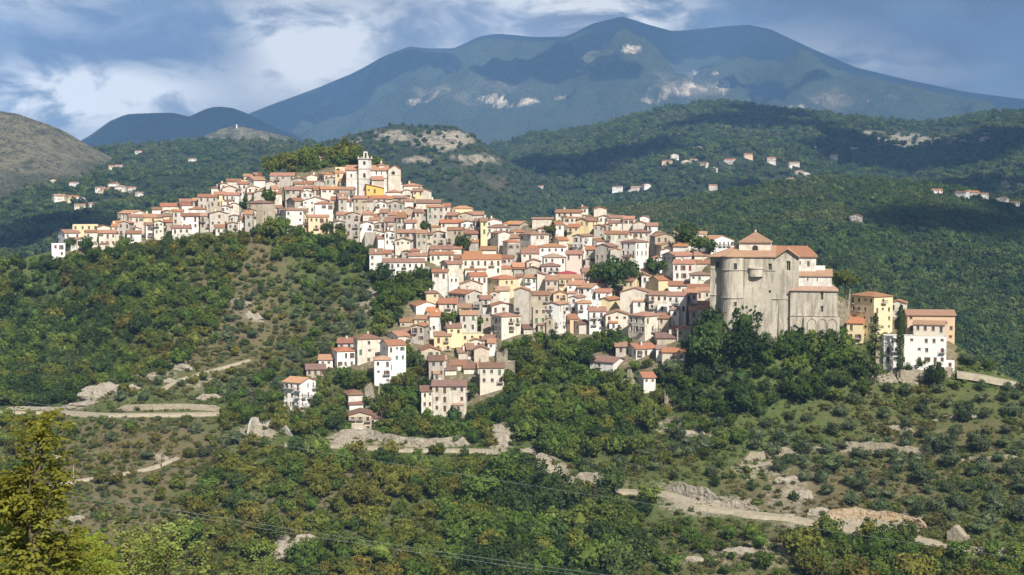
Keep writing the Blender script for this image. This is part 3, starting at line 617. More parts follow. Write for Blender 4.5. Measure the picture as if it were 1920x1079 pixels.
def build_house(name, loc, rot, a, b, h, roof, col, rm='n', balc=.10, st=None, dense=.86, seed=0, pitch=None, skirt=7., shut='', tall=False, detail=True, chim=.4, arch=0):
    rnd = random.Random(seed); par = obj(name, None, None, loc, (0,0,rot)); par.empty_display_size = .5
    V, Fc = [], []
    if st is None: st = max(1, int(round((h-.3)/2.95)))
    faces_ = [((-a/2,0),(1,0),a,(0,-1)), ((a/2,0),(0,1),b,(1,0)), ((-a/2,b),(0,-1),b,(-1,0)), ((a/2,b),(-1,0),a,(0,1))]
    kinds = []
    sh = shut or rnd.choice(['b','b','b','b','g'])
    for fi, (O, U, Wd, Nn) in enumerate(faces_):
        rects = rects_for(Wd, h, st, rnd, dense if fi == 0 else dense*.7, tall) if fi < 3 and detail else []
        door = None
        if arch and fi == 0:
            pass
        wall_face(V, Fc, O, U, Wd, -skirt, h, Nn, rects)
        for r in rects:
            q = rnd.random(); k = 'plain' if q < .62 else (('closed_' if q < .9 else 'open_')+sh)
            isd = r[3]-r[2] > 1.7
            add_window(par, O, U, Nn, r, k)
            if balc and isd is not None and fi < 2 and rnd.random() < balc:
                uc = (r[0]+r[1])/2; ang = math.atan2(U[1], U[0]); wd = rnd.uniform(1.7, 2.6)
                p = (O[0]+U[0]*uc+Nn[0]*.0, O[1]+U[1]*uc+Nn[1]*.0, max(r[2]-.08, .3))
                bo = obj('balcony', BALC, par, p, (0,0,ang), (wd, 1.0, 1)); obj('railing', RAIL, bo)
    if detail and name == 'house' and a > 4.5 and h > 4.5 and rnd.random() < .34:      # lean-to or terrace built on later
        aw = a*rnd.uniform(.3, .55); ad = rnd.uniform(1.4, 2.6); ah = h*rnd.uniform(.28, .6); ax = rnd.uniform(-a/2, a/2-aw); AV, AF = [], []; ter = rnd.random() < .35
        rz = [(aw*.5-.45, aw*.5+.45, max(ah-2.0, .2), ah-.5)] if ah > 2.6 else []
        wall_face(AV, AF, (ax, -ad), (1,0), aw, -skirt, ah, (0,-1), rz); wall_face(AV, AF, (ax+aw, -ad), (0,1), ad, -skirt, ah, (1,0), []); wall_face(AV, AF, (ax, 0), (0,-1), ad, -skirt, ah, (-1,0), [])
        k = len(AV); AV += [(ax,-ad,ah),(ax+aw,-ad,ah),(ax+aw,0,ah),(ax,0,ah)]; AF.append((k,k+1,k+2,k+3))
        an = obj('annexe', new_mesh('annexe', AV, AF, [WALL[rnd.choice([col, col, 'w', 't', 'c'])]]), par)
        for r in rz: add_window(an, (ax, -ad), (1,0), (0,-1), r, 'plain')
        RV, RF = [], []
        if ter: obj('railing', RAIL, an, (ax+aw/2, -ad+.95, ah), None, (aw, .95, .95))
        else: slab(RV, RF, [(ax-.25,-ad-.3,ah+.02),(ax+aw+.25,-ad-.3,ah+.02),(ax+aw+.25,-.03,ah+ad*.3),(ax-.25,-.03,ah+ad*.3)], .16); obj('annexe_roof', new_mesh('annexe_roof', RV, RF, [ROOF[rnd.choice([rm, 'd', 'b'])]]), an)
    pitch = pitch or R_(rnd.uniform(15, 20))
    S, G, top = roof_geo(roof, a, b, h, pitch, rnd.uniform(.3,.5))
    for g_ in G:
        k = len(V); V += g_; Fc.append(tuple(range(k, k+len(g_))))
    wo = obj('wall', new_mesh('wall', V, Fc, [WALL[col]]), par)
    RV, RF = [], []
    for s_ in S: slab(RV, RF, s_, .2 if roof != 'f' else .1)
    ro = obj('roof', new_mesh('roof', RV, RF, [ROOF[rm] if roof != 'f' else M_CONC]), par)
    if detail and roof != 'f' and rnd.random() < chim:
        obj('chimney', CHIM, par, (rnd.uniform(-.3,.3)*a, b*rnd.uniform(.35,.7), top[2]-.15), (0,0,0), (1,1,rnd.uniform(.8,1.3)))
    if detail and rnd.random() < .25: obj('aerial', ANT, par, (rnd.uniform(-.3,.3)*a, b*.5, top[2]-.1), (0,0,rnd.random()*3))
    return par
HN = [0]
def place(x0, x1, ye, yb, roof, col, c=None, D=None, b=None, rot=None, **kw):
    HN[0] += 1; rnd = random.Random(HN[0]*7+1)
    xm = c if c is not None else (x0+x1)/2
    if D is None: D = float(depth(xm, yb)[0])
    P = pix(xm, yb, D); m = D/F*1.003; h = max((yb-ye)*m, 2.0)
    face = -math.atan((xm-CX)/F)
    if c is not None:
        Lw, Rw = (c-x0)*m, (x1-c)*m
        if Lw >= Rw:
            bd = max(8.5, Rw/.8); al = math.asin(min(max(Rw/bd, .12), .8)); a = Lw/math.cos(al); bb = Rw/math.sin(al)
        else:
            ad = max(8.5, Lw/.8); al = math.acos(min(max(Lw/ad, .12), .8)); a = Lw/math.cos(al); bb = Rw/math.sin(al)
        rf = {'k': 'e'}.get(roof, roof); th = -al+face
        # nearest corner (a/2, 0) on the pixel
        off = Matrix.Rotation(th, 3, 'Z') @ Vector((a/2, 0, 0)); loc = P-off
    else:
        a = (x1-x0)*m; bb = b or rnd.uniform(6.5, 9.0); rf = roof; th = face + (rot if rot is not None else R_(rnd.uniform(-7, 7))); loc = P
    FOOT.append((loc.x, loc.y, max(a, bb)*.6))
    o = build_house('house', loc, th, a, bb, h, rf, col, seed=HN[0]*13+5, **kw)
    HOUSES.append(dict(o=o, x=(x0+x1)/2, y=(ye+yb)/2, yb=yb, roof=rf if roof != 'k' else 'e', col=col, h=h, wd=(x1-x0)*m, balc=kw.get('balc', 0), rm=kw.get('rm', 'n')))
    return o
TABLE = {
 (90,370,8.99): """
75 300 780 1000 fW c=288
180 530 600 730 gw c=285
350 640 712 895 kc c=490 m=b
425 835 462 600 fy
835 1060 500 590 gc
640 865 592 845 ec dn=.9
868 1135 600 860 ec dn=.95
1195 1450 432 720 gs c=1375
1370 1610 330 490 ep
1185 1660 270 430 kc c=1425 m=a
1075 1200 490 580 sc m=a
1340 1570 606 770 ew
1370 1580 545 610 gw
1145 1198 630 780 fc""",
 (270,310,7.195): """
5 160 700 800 ey
30 140 802 985 ew B
140 262 765 1000 gc B
255 380 765 905 et
150 275 702 760 ey
265 392 684 750 ey
115 240 597 660 ew
230 440 562 610 ec
260 385 622 690 gs
440 680 542 600 gw c=512
395 540 622 830 es
515 762 682 905 kw c=735
385 620 846 990 ew
585 705 862 915 ew
600 830 592 650 hw
485 662 506 550 ew
660 740 478 560 es
735 980 428 600 es
885 1040 482 610 ft
970 1100 392 500 ey
1095 1310 402 560 kw c=1280
910 1030 317 360 hw
1030 1130 252 355 gc
1060 1250 332 360 gp
1120 1310 228 270 ec
1310 1390 205 265 fy
1260 1392 258 410 ew B
1040 1240 558 645 gw c=1150
1160 1280 524 610 gc
760 900 682 885 es B
890 1140 650 860 gs
970 1120 842 945 ew B
1150 1300 690 770 gw
1130 1275 785 930 gs
1270 1372 742 900 fc""",
 (450,300,7.195): """
55 165 236 275 ec m=a
130 330 220 260 gw c=215 m=a
70 340 268 350 gw c=190
0 100 327 480 ew
95 262 372 500 gc
190 360 442 530 gs
105 190 452 520 sc
350 480 304 370 gs
410 730 212 300 es B
700 885 262 365 gs
900 1040 218 295 gp
1060 1275 197 295 hw c=1135
740 1000 327 380 et
1000 1140 294 365 gs
1150 1300 254 345 gs
440 522 392 450 ep
470 565 452 515 ew
388 470 440 590 ho
615 842 402 515 es sh=g dn=1
825 990 437 525 gw
860 1010 387 435 ew
1000 1100 402 500 sc
1095 1342 392 505 ec m=a
630 870 552 645 gs c=740
850 1182 545 640 gw
790 1015 632 740 fw
1015 1250 592 740 hw B
100 470 582 860 ht c=305 dn=.35
20 290 702 865 gs
70 166 732 985 es
0 82 802 975 ew
480 560 642 760 ew B
905 1200 768 1040 go c=925 B m=a
840 910 692 820 et
1230 1330 532 625 et
1340 1439 502 690 fs""",
 (610,280,7.195): """
135 300 318 480 eo m=a
135 290 242 330 fo
195 350 442 515 ew
185 380 542 690 es
555 780 520 625 lY b=6
830 1005 517 570 ec
815 1025 582 645 hc
960 1090 486 545 gw
1030 1180 566 625 gw
1060 1305 492 560 hc m=a
1185 1310 562 680 ey
1250 1430 566 670 gc dn=.1
385 560 662 850 et
520 640 702 850 ss
600 830 662 760 es
700 900 667 730 es
900 1090 657 730 es
680 822 724 860 gw B
825 1060 728 860 gs
1030 1190 646 710 gt
1065 1182 702 780 ew
1060 1190 794 860 gt dn=.2
290 385 702 840 ew
180 290 672 850 ss
75 175 682 790 et
150 290 882 970 es
280 470 874 970 gs
510 650 887 940 ec
640 735 907 970 ew
735 840 852 970 es
830 960 887 970 es
960 1085 882 950 ew
1085 1215 892 950 et m=b
1085 1230 992 1100 ew
1210 1290 848 1000 et
1290 1392 850 1000 es""",
 (620,380,7.195): """
40 200 264 400 gs B
200 390 272 520 fs B
300 385 282 350 ew
400 582 282 500 gw B
460 605 402 560 fs
590 735 284 370 gs
520 655 236 300 ew
590 742 404 500 lw
640 745 482 640 ew
730 858 396 640 gw
870 1075 508 655 gc
720 880 254 400 ss
890 1012 202 420 es
1015 1157 268 440 ew B
900 1160 402 600 es
1155 1292 412 645 es
1290 1382 432 570 et
525 690 695 960 sw
620 812 682 770 ew
710 1268 804 1010 ew B m=d
960 1080 662 750 gs
1050 1302 717 790 ew
1070 1200 682 715 hw
610 750 962 1010 fs
1130 1332 882 1030 fs""",
 (770,370,7.195): """
75 400 72 140 ec
225 442 132 385 es
440 532 122 260 ec
555 830 152 215 hy m=a
490 642 242 320 es
640 830 232 330 gt dn=.25
790 980 232 300 ew
410 682 342 440 ew
680 872 340 480 gw B
870 950 322 490 ew
945 1035 322 575 ey
1030 1230 318 420 gw dn=.2
1030 1332 407 500 hw
1080 1342 484 650 kw c=1180 dn=.6
490 700 442 655 et
700 902 487 570 es
790 905 612 670 es m=a
280 410 402 460 ht
80 212 482 712 es
208 292 502 700 et m=d
270 468 562 685 fs sh=g
290 470 478 570 gs
270 562 697 770 ec
550 682 687 760 ec
260 572 772 905 ec
380 520 806 890 gs
520 682 837 890 ec m=d
400 700 897 1070 gc c=500
1220 1372 822 930 ew
730 952 772 840 ec
945 1152 707 770 ec m=a
310 490 1002 1085 ec""",
 (900,380,7.195): """
310 502 287 345 hc m=a
390 660 292 360 ks c=540 m=a
705 992 217 365 kc c=980 m=a dn=.3
425 622 402 460 hw
780 960 347 410 hw
960 1130 297 430 gw c=1022
530 930 432 590 hw c=685 dn=.95
305 542 532 690 hc c=380
420 542 472 540 es
370 542 556 745 fs
660 802 617 710 es m=a
560 792 684 805 sc
800 1160 597 690 hw dn=.95 m=a
960 1190 506 570 gw c=1065
860 1152 737 840 hw m=b
1160 1370 692 835 ep sh=r dn=.95
630 822 796 905 gc
600 812 916 960 gs
830 1082 857 970 hw B sh=r
450 592 862 940 et m=a
1060 1292 962 1080 hy m=r
1180 1382 1012 1080 ey m=a""",
 (1040,370,7.195): """
15 350 202 340 ec
350 452 142 235 hc
120 340 272 355 ec
280 592 318 485 gy c=460 dn=.5
165 400 402 515 ky c=325
530 700 152 265 gc dn=.2
590 722 264 365 gw
715 930 277 365 ec m=a
725 932 342 410 ec
920 1067 292 410 ec m=a
530 682 384 545 gs c=652
650 772 378 490 gs
1055 1242 354 460 gc dn=.1
1150 1262 292 330 gw
1250 1387 382 470 ew B
680 992 492 645 ec
985 1272 472 580 hc
240 527 524 705 gw c=390 B
885 1267 607 905 hw c=1092 tall
545 852 664 955 gs c=742
750 882 708 965 gs
415 547 702 885 es
475 687 594 670 gw c=572""",
 (1180,390,7.195): """
275 612 382 600 kt c=347 dn=.3
330 612 502 650 kt c=432
490 612 414 480 gt
590 892 517 610 kw c=785 m=a
420 612 566 650 gw
440 882 644 910 gw c=622
880 1082 642 710 ec m=a
590 872 752 1000 ew sh=r tall dn=1
870 1082 747 820 ec m=a
825 1082 902 1020 hw
325 452 674 750 gw""",
 (680,450,7.195): """
940 1142 432 690 ew dn=.4
1160 1292 497 585 fw
640 1022 886 1010 kw c=722 m=a
870 1032 962 1085 ew m=a
1030 1272 852 1065 ec B m=a""",
 (830,470,7.195): """
325 602 347 460 gw c=380
600 1052 387 530 hy c=760 m=n
1000 1082 352 460 ec
630 762 262 310 ec
760 962 267 310 hc
960 1092 244 310 es
1110 1282 362 495 ew B
1275 1439 340 505 lc
240 542 482 520 gc
75 532 584 725 ks c=310 m=a
640 762 562 650 gc
720 902 532 610 ec
960 1167 532 905 gs dn=.7
1165 1439 597 770 et B m=d
170 522 772 880 kc c=392 m=a
520 642 652 750 ew
410 522 704 885 fs
630 962 745 865 kw c=662
520 652 884 1000 ft""",
 (980,480,7.195): """
140 326 702 1040 ft
330 622 648 1050 gW c=490 B m=a
415 602 508 600 go
490 802 302 455 ey m=a
600 872 388 570 kW c=790 m=a
740 1052 424 600 kW c=920 m=a
620 852 562 770 gW c=745
745 932 637 825 hW B sh=g m=a
985 1192 487 600 eW
920 1052 612 720 fW
1030 1312 588 680 gy c=1180
810 1006 218 320 es
1000 1162 362 460 et
520 762 846 1000 go c=640 m=a
610 912 918 1025 gs c=760 m=d
900 1122 742 1005 ew B
1120 1439 790 1005 gc B""",
 (1140,490,7.195): """
440 692 116 200 gt dn=.2
190 452 264 380 ky c=340
450 562 196 310 gw
550 862 254 385 gy c=680 dn=.15
160 562 418 690 gc dn=.5
550 812 452 700 ec B
800 1052 462 850 eW B sh=b
1040 1202 432 710 ew B
820 1122 322 400 ew
1080 1372 382 430 ec
1200 1372 402 530 ec
1130 1352 592 660 et
1210 1352 642 810 ec B
1100 1222 662 805 et
270 722 742 1070 hc c=500 B m=a tall sh=b dn=1
930 1122 916 1040 gs
850 962 932 1020 et""",
 (1090,570,6.347): """
520 892 532 660 gw c=652 m=a
410 532 502 630 es
100 532 692 800 kw c=380 m=d
180 350 636 700 fc
890 1002 532 670 ew m=d
960 1232 572 700 ec m=a
660 882 872 1045 gw c=742 m=a
900 1132 432 470 et m=d""",
 (750,550,7.195): """
190 462 347 490 et c=392
0 192 382 460 et m=a
150 387 442 705 gs c=322
0 162 512 610 hw m=a
0 142 592 690 gw m=a
400 532 304 510 ew
460 692 572 785 ey B
640 832 462 745 ey dn=.6
820 1132 547 705 fy dn=.8
940 1112 640 750 gc
1110 1262 622 730 ec
740 912 796 905 gs c=790
1000 1197 748 930 gt dn=.1
910 1002 752 890 ew
280 542 768 905 gt
390 622 892 1075 es
665 892 967 1050 ec m=d
860 1052 1007 1090 ec m=d
610 762 1037 1110 ec m=d
1050 1402 1002 1100 ec""",
 (520,550,3.9225): """
45 286 656 868 kW c=172 B m=a
215 352 556 612 et m=d
305 407 487 560 ew m=a
405 572 427 578 hW c=440 m=n
445 560 362 415 ew m=d
560 762 337 540 hc c=590 m=d
755 947 382 600 gW c=817 m=a
715 837 487 665 hW m=a
805 982 314 385 gW c=890
490 642 747 850 hw c=525 m=d
530 632 824 860 ew m=d
525 692 892 1018 gt B m=d
685 752 917 962 et m=d
765 812 887 925 et m=d
1060 1147 717 890 ec m=d
1140 1387 677 905 ec m=d dn=.85
1115 1227 492 652 es m=d""",
 (900,530,4.795): """
0 216 762 980 ec m=d dn=.9
70 135 540 660 ew B""",
 (900,560,7.195): """
150 552 244 560 hc c=290 B
590 752 402 475 ec m=d""",
 (1520,480,3.9975): """
295 607 306 650 hy c=470 m=a
270 390 502 650 sy m=a
590 712 352 460 gc m=a
690 1062 438 765 go c=720 m=a D=456
530 997 598 850 fW c=545 dn=1
772 997 512 604 ec m=a dn=1 D=447 b=6
957 1075 782 850 fW""",
 (440,270,4.795): """
768 852 126 175 ec""",
}
for (ox, oy, sc_), txt in TABLE.items():
    for ln in txt.strip().splitlines():
        tk = ln.split(); v = [float(x) for x in tk[:4]]; kw = {}; c = None; rc = tk[4]
        for t in tk[5:]:
            if t == 'B': kw['balc'] = .55
            elif t == 'tall': kw['tall'] = True
            elif t[:2] == 'c=': c = ox+float(t[2:])/sc_
            elif t[:2] == 'm=': kw['rm'] = t[2:]
            elif t[:3] == 'dn=': kw['dense'] = float(t[3:])
            elif t[:3] == 'sh=': kw['shut'] = t[3:]
            elif t[:2] == 'D=': kw['D'] = float(t[2:])
            elif t[:2] == 'b=': kw['b'] = float(t[2:])
        place(ox+v[0]/sc_, ox+v[1]/sc_, oy+v[2]/sc_, oy+v[3]/sc_, rc[0], rc[1], c=c, **kw)

# buildings with depths or details of their own
F_ = lambda x, y: (770+x/7.195, 370+y/7.195)
hx0, hy0 = F_(700, 837); hx1, hy1 = F_(1222, 1078)
hall = place(hx0, hx1, hy0, hy1, 'e', 'c', b=12., tall=True, dense=.75, rm='a', rot=R_(3))
HOUSES[-1]['label'] = 'long cream hall with tall windows and the widest orange roof in mid-town'
arc = place(450+535/7.195, 450+850/7.195, 300+682/7.195, 300+1000/7.195, 'h', 'w', c=450+625/7.195, dense=1., rm='a', shut='b', balc=.25)
HOUSES[-1]['label'] = 'white house with a row of windows above two dark arches, upper left'
def arch_mesh(name, fill):
    V, Fc, MI = [], [], []; n = 9
    prof = [(-.5, 0)] + [(-.5*math.cos(math.pi*i/(n-1)), .62+.38*math.sin(math.pi*i/(n-1))) for i in range(n)] + [(.5, 0)]
    for x, z in prof: V.append((x, -.02, z))
    Fc.append(tuple(range(len(prof)))); MI.append(0)
    k = len(V); s = 1.16
    for x, z in prof: V.append((x, -.14, z)); V.append((x*s, -.14, z*1.05)); V.append((x*s, .05, z*1.05))
    for i in range(len(prof)-1):
        a = k+3*i; Fc += [(a, a+1, a+4, a+3), (a+1, a+2, a+5, a+4), (i, a, a+3, i+1)]; MI += [1, 1, 1]
    return new_mesh(name, V, Fc, [fill, M_DRYST], MI)
ARCH_D = arch_mesh('dark_arch', M_GLASS); ARCH_S = arch_mesh('blind_arch', M_DRYST)
for o_, spots in ((arc, [(.28, 0.2, 2.4, 3.4), (.72, .3, 2.2, 3.2)]),):
    wall = [c for c in o_.children if c.name.startswith('wall')][0]; bb = [v.co for v in wall.data.vertices]
    x0 = min(v.x for v in bb); x1 = max(v.x for v in bb); y1 = max(v.y for v in bb)
    for f, z, wd, ht in spots: obj('arch', ARCH_D, o_, (x1+.02, y1*f, z), (0,0,math.pi/2), (wd, 1, ht))
for tgt, px, sz in ((None, 0, 0),): pass
# two white hotel blocks beyond the crest
K_ = lambda x, y: (1180+x/7.195, 390+y/7.195)
a_ = K_(600, 352); b_ = K_(1040, 455); place(a_[0], b_[0], a_[1], b_[1], 'e', 'W', D=690., b=9., skirt=30., balc=.8, dense=1., rm='b', tall=True)
HOUSES[-1]['label'] = 'white stepped hotel wing with tan roofs half hidden by a dark tree'
a_ = K_(920, 442); b_ = K_(1412, 600); place(a_[0], b_[0], a_[1], b_[1], 'k', 'W', c=1180+1085/7.195, D=640., skirt=30., balc=.9, dense=1., rm='a', tall=True)
HOUSES[-1]['label'] = 'white hotel with tiers of balconies behind the fortress church'

# ---- fill the lanes: more small houses where the photograph shows walls and roofs but none is placed yet
FILL = [(215,452),(235,428),(330,408),(420,380),(500,362),(640,345),(760,370),(860,428),(1000,455),(1060,438),(1200,442),(1325,500),(1325,600),(1180,632),(960,625),(790,640),(775,590),(818,545),(810,485),(700,480),(640,440),(480,432),(300,446)]
cov_ = np.zeros((1079, 1920), bool)
for h_ in HOUSES:
    hw_ = h_['wd']/2; o_ = h_['o']; s_ = F/o_.location.y
    cov_[max(0,int(h_['y']-h_['h']*s_/2-9)):int(h_['yb']), max(0,int(h_['x']-hw_*s_)):int(h_['x']+hw_*s_)] = True
for (x, y, r) in [(1150,520,44),(1180,505,30),(868,455,17),(505,372,20),(1240,505,30),(462,392,14),(690,320,60),(1200,540,16),(720,330,50)]:
    yy, xx = np.ogrid[:1079, :1920]; cov_ |= (xx-x)**2+(yy-y)**2 < r*r
rf_ = random.Random(5); fills = 0
for k in range(9000):
    x = rf_.uniform(215, 1325); y = rf_.uniform(325, 640)
    if not inpoly([x], [y], FILL)[0]: continue
    wd = rf_.uniform(17, 32); ht = rf_.uniform(20, 32); x0 = x-wd/2; x1 = x+wd/2; ye = y-ht
    sub = cov_[int(ye-6):int(y), int(x0):int(x1)]
    if sub.size == 0 or sub.mean() > .42: continue
    cov_[int(ye-6):int(y), int(x0):int(x1)] = True; fills += 1
    place(x0, x1, ye, y+4, rf_.choice('eeegghs'), rf_.choice('wwwwcccccsttyp'), rm=rf_.choice('nnnadb'), balc=rf_.choice((0, 0, .4)))
# leave out what other houses hide wholly
seen = np.zeros((1079, 1920), bool); keep_ = []
for h_ in sorted(HOUSES, key=lambda q: q['o'].location.y):
    s_ = F/h_['o'].location.y; y0 = max(0, int(h_['y']-h_['h']*s_/2-8)); sl_ = (slice(y0, int(h_['yb'])), slice(max(0, int(h_['x']-h_['wd']*s_/2)), int(h_['x']+h_['wd']*s_/2)))
    if (~seen[sl_]).sum() < 45:
        for c in [g for c in h_['o'].children for g in c.children]+list(h_['o'].children)+[h_['o']]: bpy.data.objects.remove(c)
        continue
    seen[sl_] = True; keep_.append(h_)
HOUSES[:] = keep_
print('houses', len(HOUSES), 'fills', fills)

# ---- far houses on the hills
far = [(LV, [(112,296),(122,293,'o'),(155,297),(255,289),(205,319),(218,318),(12,334),(10,324),(207,354),(196,360,'o'),(222,360),(184,362),(90,348),(110,347),(136,352),(103,380),(113,378),(130,379,'y'),(146,380),(140,395),(170,391),(350,304),(240,364),(252,370),(330,392),(60,350)], 'on the wooded valley side left of town'),
       (LH, [(1190,360),(1207,354),(1183,363),(1150,362),(1245,310,'o'),(1262,299),(1285,311),(1308,314),(1300,307),(1331,323),(1365,304),(1400,299,'o'),(1438,304),(1470,313),(1487,312),(1505,332),(1490,330),(1333,358),(1475,344),(1595,283),(1305,285),(1006,360),(978,365),(1840,264),(1520,280),(1555,300)], 'on the wooded hill behind the centre'),
       (LN, [(1790,372),(1750,368),(1840,376),(1870,384),(1895,390),(1600,420),(1822,372)], 'on the slope at the right edge')]
FARH = []
for lay, lst, ds in far:
    for it in lst:
        p = on_layer(lay, it[0], it[1])
        if p is None: continue
        s_ = len(FARH)+900; rn = random.Random(s_); col = it[2] if len(it) > 2 else rn.choice('WWwwc')
        wd = rn.uniform(9, 14)*(1.25 if lay is LH else 1.0); hh = rn.uniform(4.5, 6.5)*(1.2 if lay is LH else 1.0)
        o = build_house('house', p+Vector((0,-1,.3)), -math.atan((it[0]-CX)/F)+rn.uniform(-.5,.5), wd, wd*.7, hh, rn.choice('eehg'), col, rm=rn.choice('aan'), st=2, seed=s_, skirt=9., chim=.2)
        FARH.append((o, it[0], it[1], ds, col))
        FOOT.append((p.x, p.y, 14.))

# ---- labels that single out each house
ORD = ['', 'second ', 'third ', 'fourth ', 'fifth ', 'sixth ', 'seventh ', 'eighth ', 'ninth ', 'tenth ', 'eleventh ', 'twelfth ', 'thirteenth ', 'fourteenth ', 'fifteenth ', 'sixteenth ', 'seventeenth ', 'eighteenth ', 'nineteenth ', 'twentieth ']
def district(x, yb):
    if x < 230: return 'at the tip of the left spur'
    if x < 355: return 'along the left spur'
    if x < 480: return 'on the left arm of town'
    if x >= 1560: return 'right of the fortress church'
    if yb >= 650: return 'among the lowest houses at left' if x < 775 else ('in the lowest rows below mid-town' if x < 1000 else 'among trees below the fortress church')
    if x < 640 and yb < 385: return 'left of the bell tower'
    if x < 640: return 'on the upper left slope'
    if x < 830 and yb < 385: return 'at the foot of the bell-tower church'
    if x < 830 and yb < 440: return 'in the rows under the bell-tower church'
    if x < 830 and yb < 545: return 'on the slope under the bell tower'
    if x < 1010 and yb < 440: return 'on the saddle right of the bell tower'
    if x < 1010 and yb < 500: return 'in the upper mid-town rows'
    if x < 1010 and yb < 570: return 'in the middle rows of mid-town'
    if x < 1010: return 'in the lower mid-town rows'
    if yb < 440: return 'on the central hilltop'
    if yb < 490: return 'just below the central hilltop'
    if yb < 545: return 'in upper rows left of the fortress church'
    if yb < 600: return 'in middle rows left of the fortress church'
    return 'in lower rows left of the fortress church'
RN = {'e': 'side-roofed', 'g': 'gable-fronted', 'h': 'hip-roofed', 's': 'lean-to-roofed', 'l': 'slant-roofed', 'r': 'slant-roofed', 'f': 'flat-roofed'}
TN = {'n': '', 'a': 'orange-tiled ', 'd': 'brown-tiled ', 'b': 'buff-tiled ', 'r': 'crimson-topped '}
by = {}
for h_ in HOUSES:
    kd = 'townhouse' if h_['h'] > 7.6 else ('cottage' if h_['h'] < 4.4 else 'house')
    h_['o'].name = kd; h_['o']['category'] = kd; h_['o']['group'] = kd+'s of the hill town'; h_['kd'] = kd
    if 'label' in h_: h_['o']['label'] = h_['label']; continue
    sz = h_['kd']
    key = (sz, CNAME[h_['col']], TN[h_['rm']] if h_['roof'] != 'f' else '', RN[h_['roof']], district(h_['x'], h_['yb']))
    by.setdefault(key, []).append(h_)
for key, lst in by.items():
    lst.sort(key=lambda q: q['x']); sz, cn, tn, rn, ds = key
    for i, h_ in enumerate(lst):
        bal = ' with balconies' if h_['balc'] and len(lst) < 3 else ''
        h_['o']['label'] = f'{tn}{cn} {rn} {sz}{bal} {ds}' + (f', {ORD[i] if i else "first "}from left' if len(lst) > 1 else '')
by = {}
for f_ in FARH: by.setdefault((f_[3], f_[4]), []).append(f_)
for (ds, col), lst in by.items():
    lst.sort(key=lambda q: q[1])
    for i, f_ in enumerate(lst):
        f_[0].name = 'farmhouse'; tag(f_[0], f'far {CNAME[col]} house {ds}' + (f', {ORD[i] if i else "first "}from the left' if len(lst) > 1 else ''), 'farmhouse', 'scattered far houses')

# ------------------------------------------------------------------ fortress-like church
def extr(name, outline, z0, z1, mat, par, cap=True):
    V = [(x, y, z0) for x, y in outline]+[(x, y, z1) for x, y in outline]; n = len(outline)
    fs = [(i, (i+1) % n, n+(i+1) % n, n+i) for i in range(n)]
    if cap: fs.append(tuple(range(n, 2*n)))
    return obj(name, new_mesh(name, V, fs, [mat]), par)
def boxo(name, x0, x1, y0, y1, z0, z1, mat, par):
    V, Fc, MI = [], [], []; box_vf(x0, x1, y0, y1, z0, z1, V, Fc, MI, 0); return obj(name, new_mesh(name, V, Fc, [mat], MI), par)
def roofo(par, polys, mat, th=.25, name='roof'):
    V, Fc = [], []
    for p in polys: slab(V, Fc, p, th)
    return obj(name, new_mesh(name, V, Fc, [mat]), par)
def fwin(par, x, y, z, wd, ht, kind='plain', ang=0., name='window', splay=True):
    """window set in a stone surround on a wall without an opening"""
    if splay:
        V, Fc, MI = [], [], []; t = .18
        for a, b, c, d in ((-.5-t, -.5, -.5, .5), (.5, .5+t, -.5, .5), (-.5-t, .5+t, .5, .5+t*.6), (-.5-t, .5+t, -.5-t*.6, -.5)): box_vf(a*wd, b*wd, -.16, .1, c*ht, d*ht, V, Fc, MI, 0)
        box_vf(-.5*wd, .5*wd, -.05, .1, -.5*ht, .5*ht, V, Fc, MI, 1)
        return obj(name, new_mesh(name, V, Fc, [M_FRAME, M_GLASS], MI), par, (x, y, z), (0,0,ang))
D2 = float(depth(1412, 638)[0]); k2 = D2/F/3.9975
c2 = obj('fortress_church', None, None, pix(1220+770/3.9975, 410+860/3.9975, D2), (0,0,-math.atan((1412-CX)/F)+R_(-2)))
X2 = lambda x: (x-770)*k2
Z2 = lambda y: (860-y)*k2
def church_stone():
    b = NB('weathered_grey_limestone_masonry'); p = b.pos()
    st = b.noise(b.mapping(p, (.8, .8, .12)), .9, 6, .65); bl = b.noise(p, .16, 5, .6); fn = b.noise(p, 1.6, 6, .7)
    c = b.mix(b.ramp(bl, .36, .64), (.53, .485, .40), (.43, .395, .33))
    c = b.mix(b.ramp(st, .45, .62, 0, .85), c, (.26, .24, .20)); c = b.mix(b.ramp(fn, .48, .75, 0, .6), c, (.33, .29, .235))
    br = b.n('ShaderNodeTexBrick', {'Vector': b.n('ShaderNodeMapping', {'Vector': p, 'Rotation': (R_(90), 0, 0)}).outputs[0], 'Scale': 1.0, 'Mortar Size': .03, 'Brick Width': 1.1, 'Row Height': .5, 'Color1': (1,1,1,1), 'Color2': (.78,.77,.75,1), 'Mortar': (.55,.53,.5,1)})
    c = b.mix(.3, c, br.outputs[0], 'MULTIPLY')
    return b.bsdf(c, .95, fn, .8, .2)
M_CH = church_stone(); ARCH_S = arch_mesh('blind_arch', M_CH)
eav = Z2(285); arcp = [(-6.9+3.75*math.cos(math.pi+math.pi*i/14), 1.5+3.75*math.sin(math.pi+math.pi*i/14)) for i in range(15)]
outl = [(X2(440), 24), (X2(440), 2.5)] + [(-10.65, 2.5)] + arcp + [(-3.15, .3), (X2(1100), .3), (X2(1100), 24)]
V, Fc = [], []
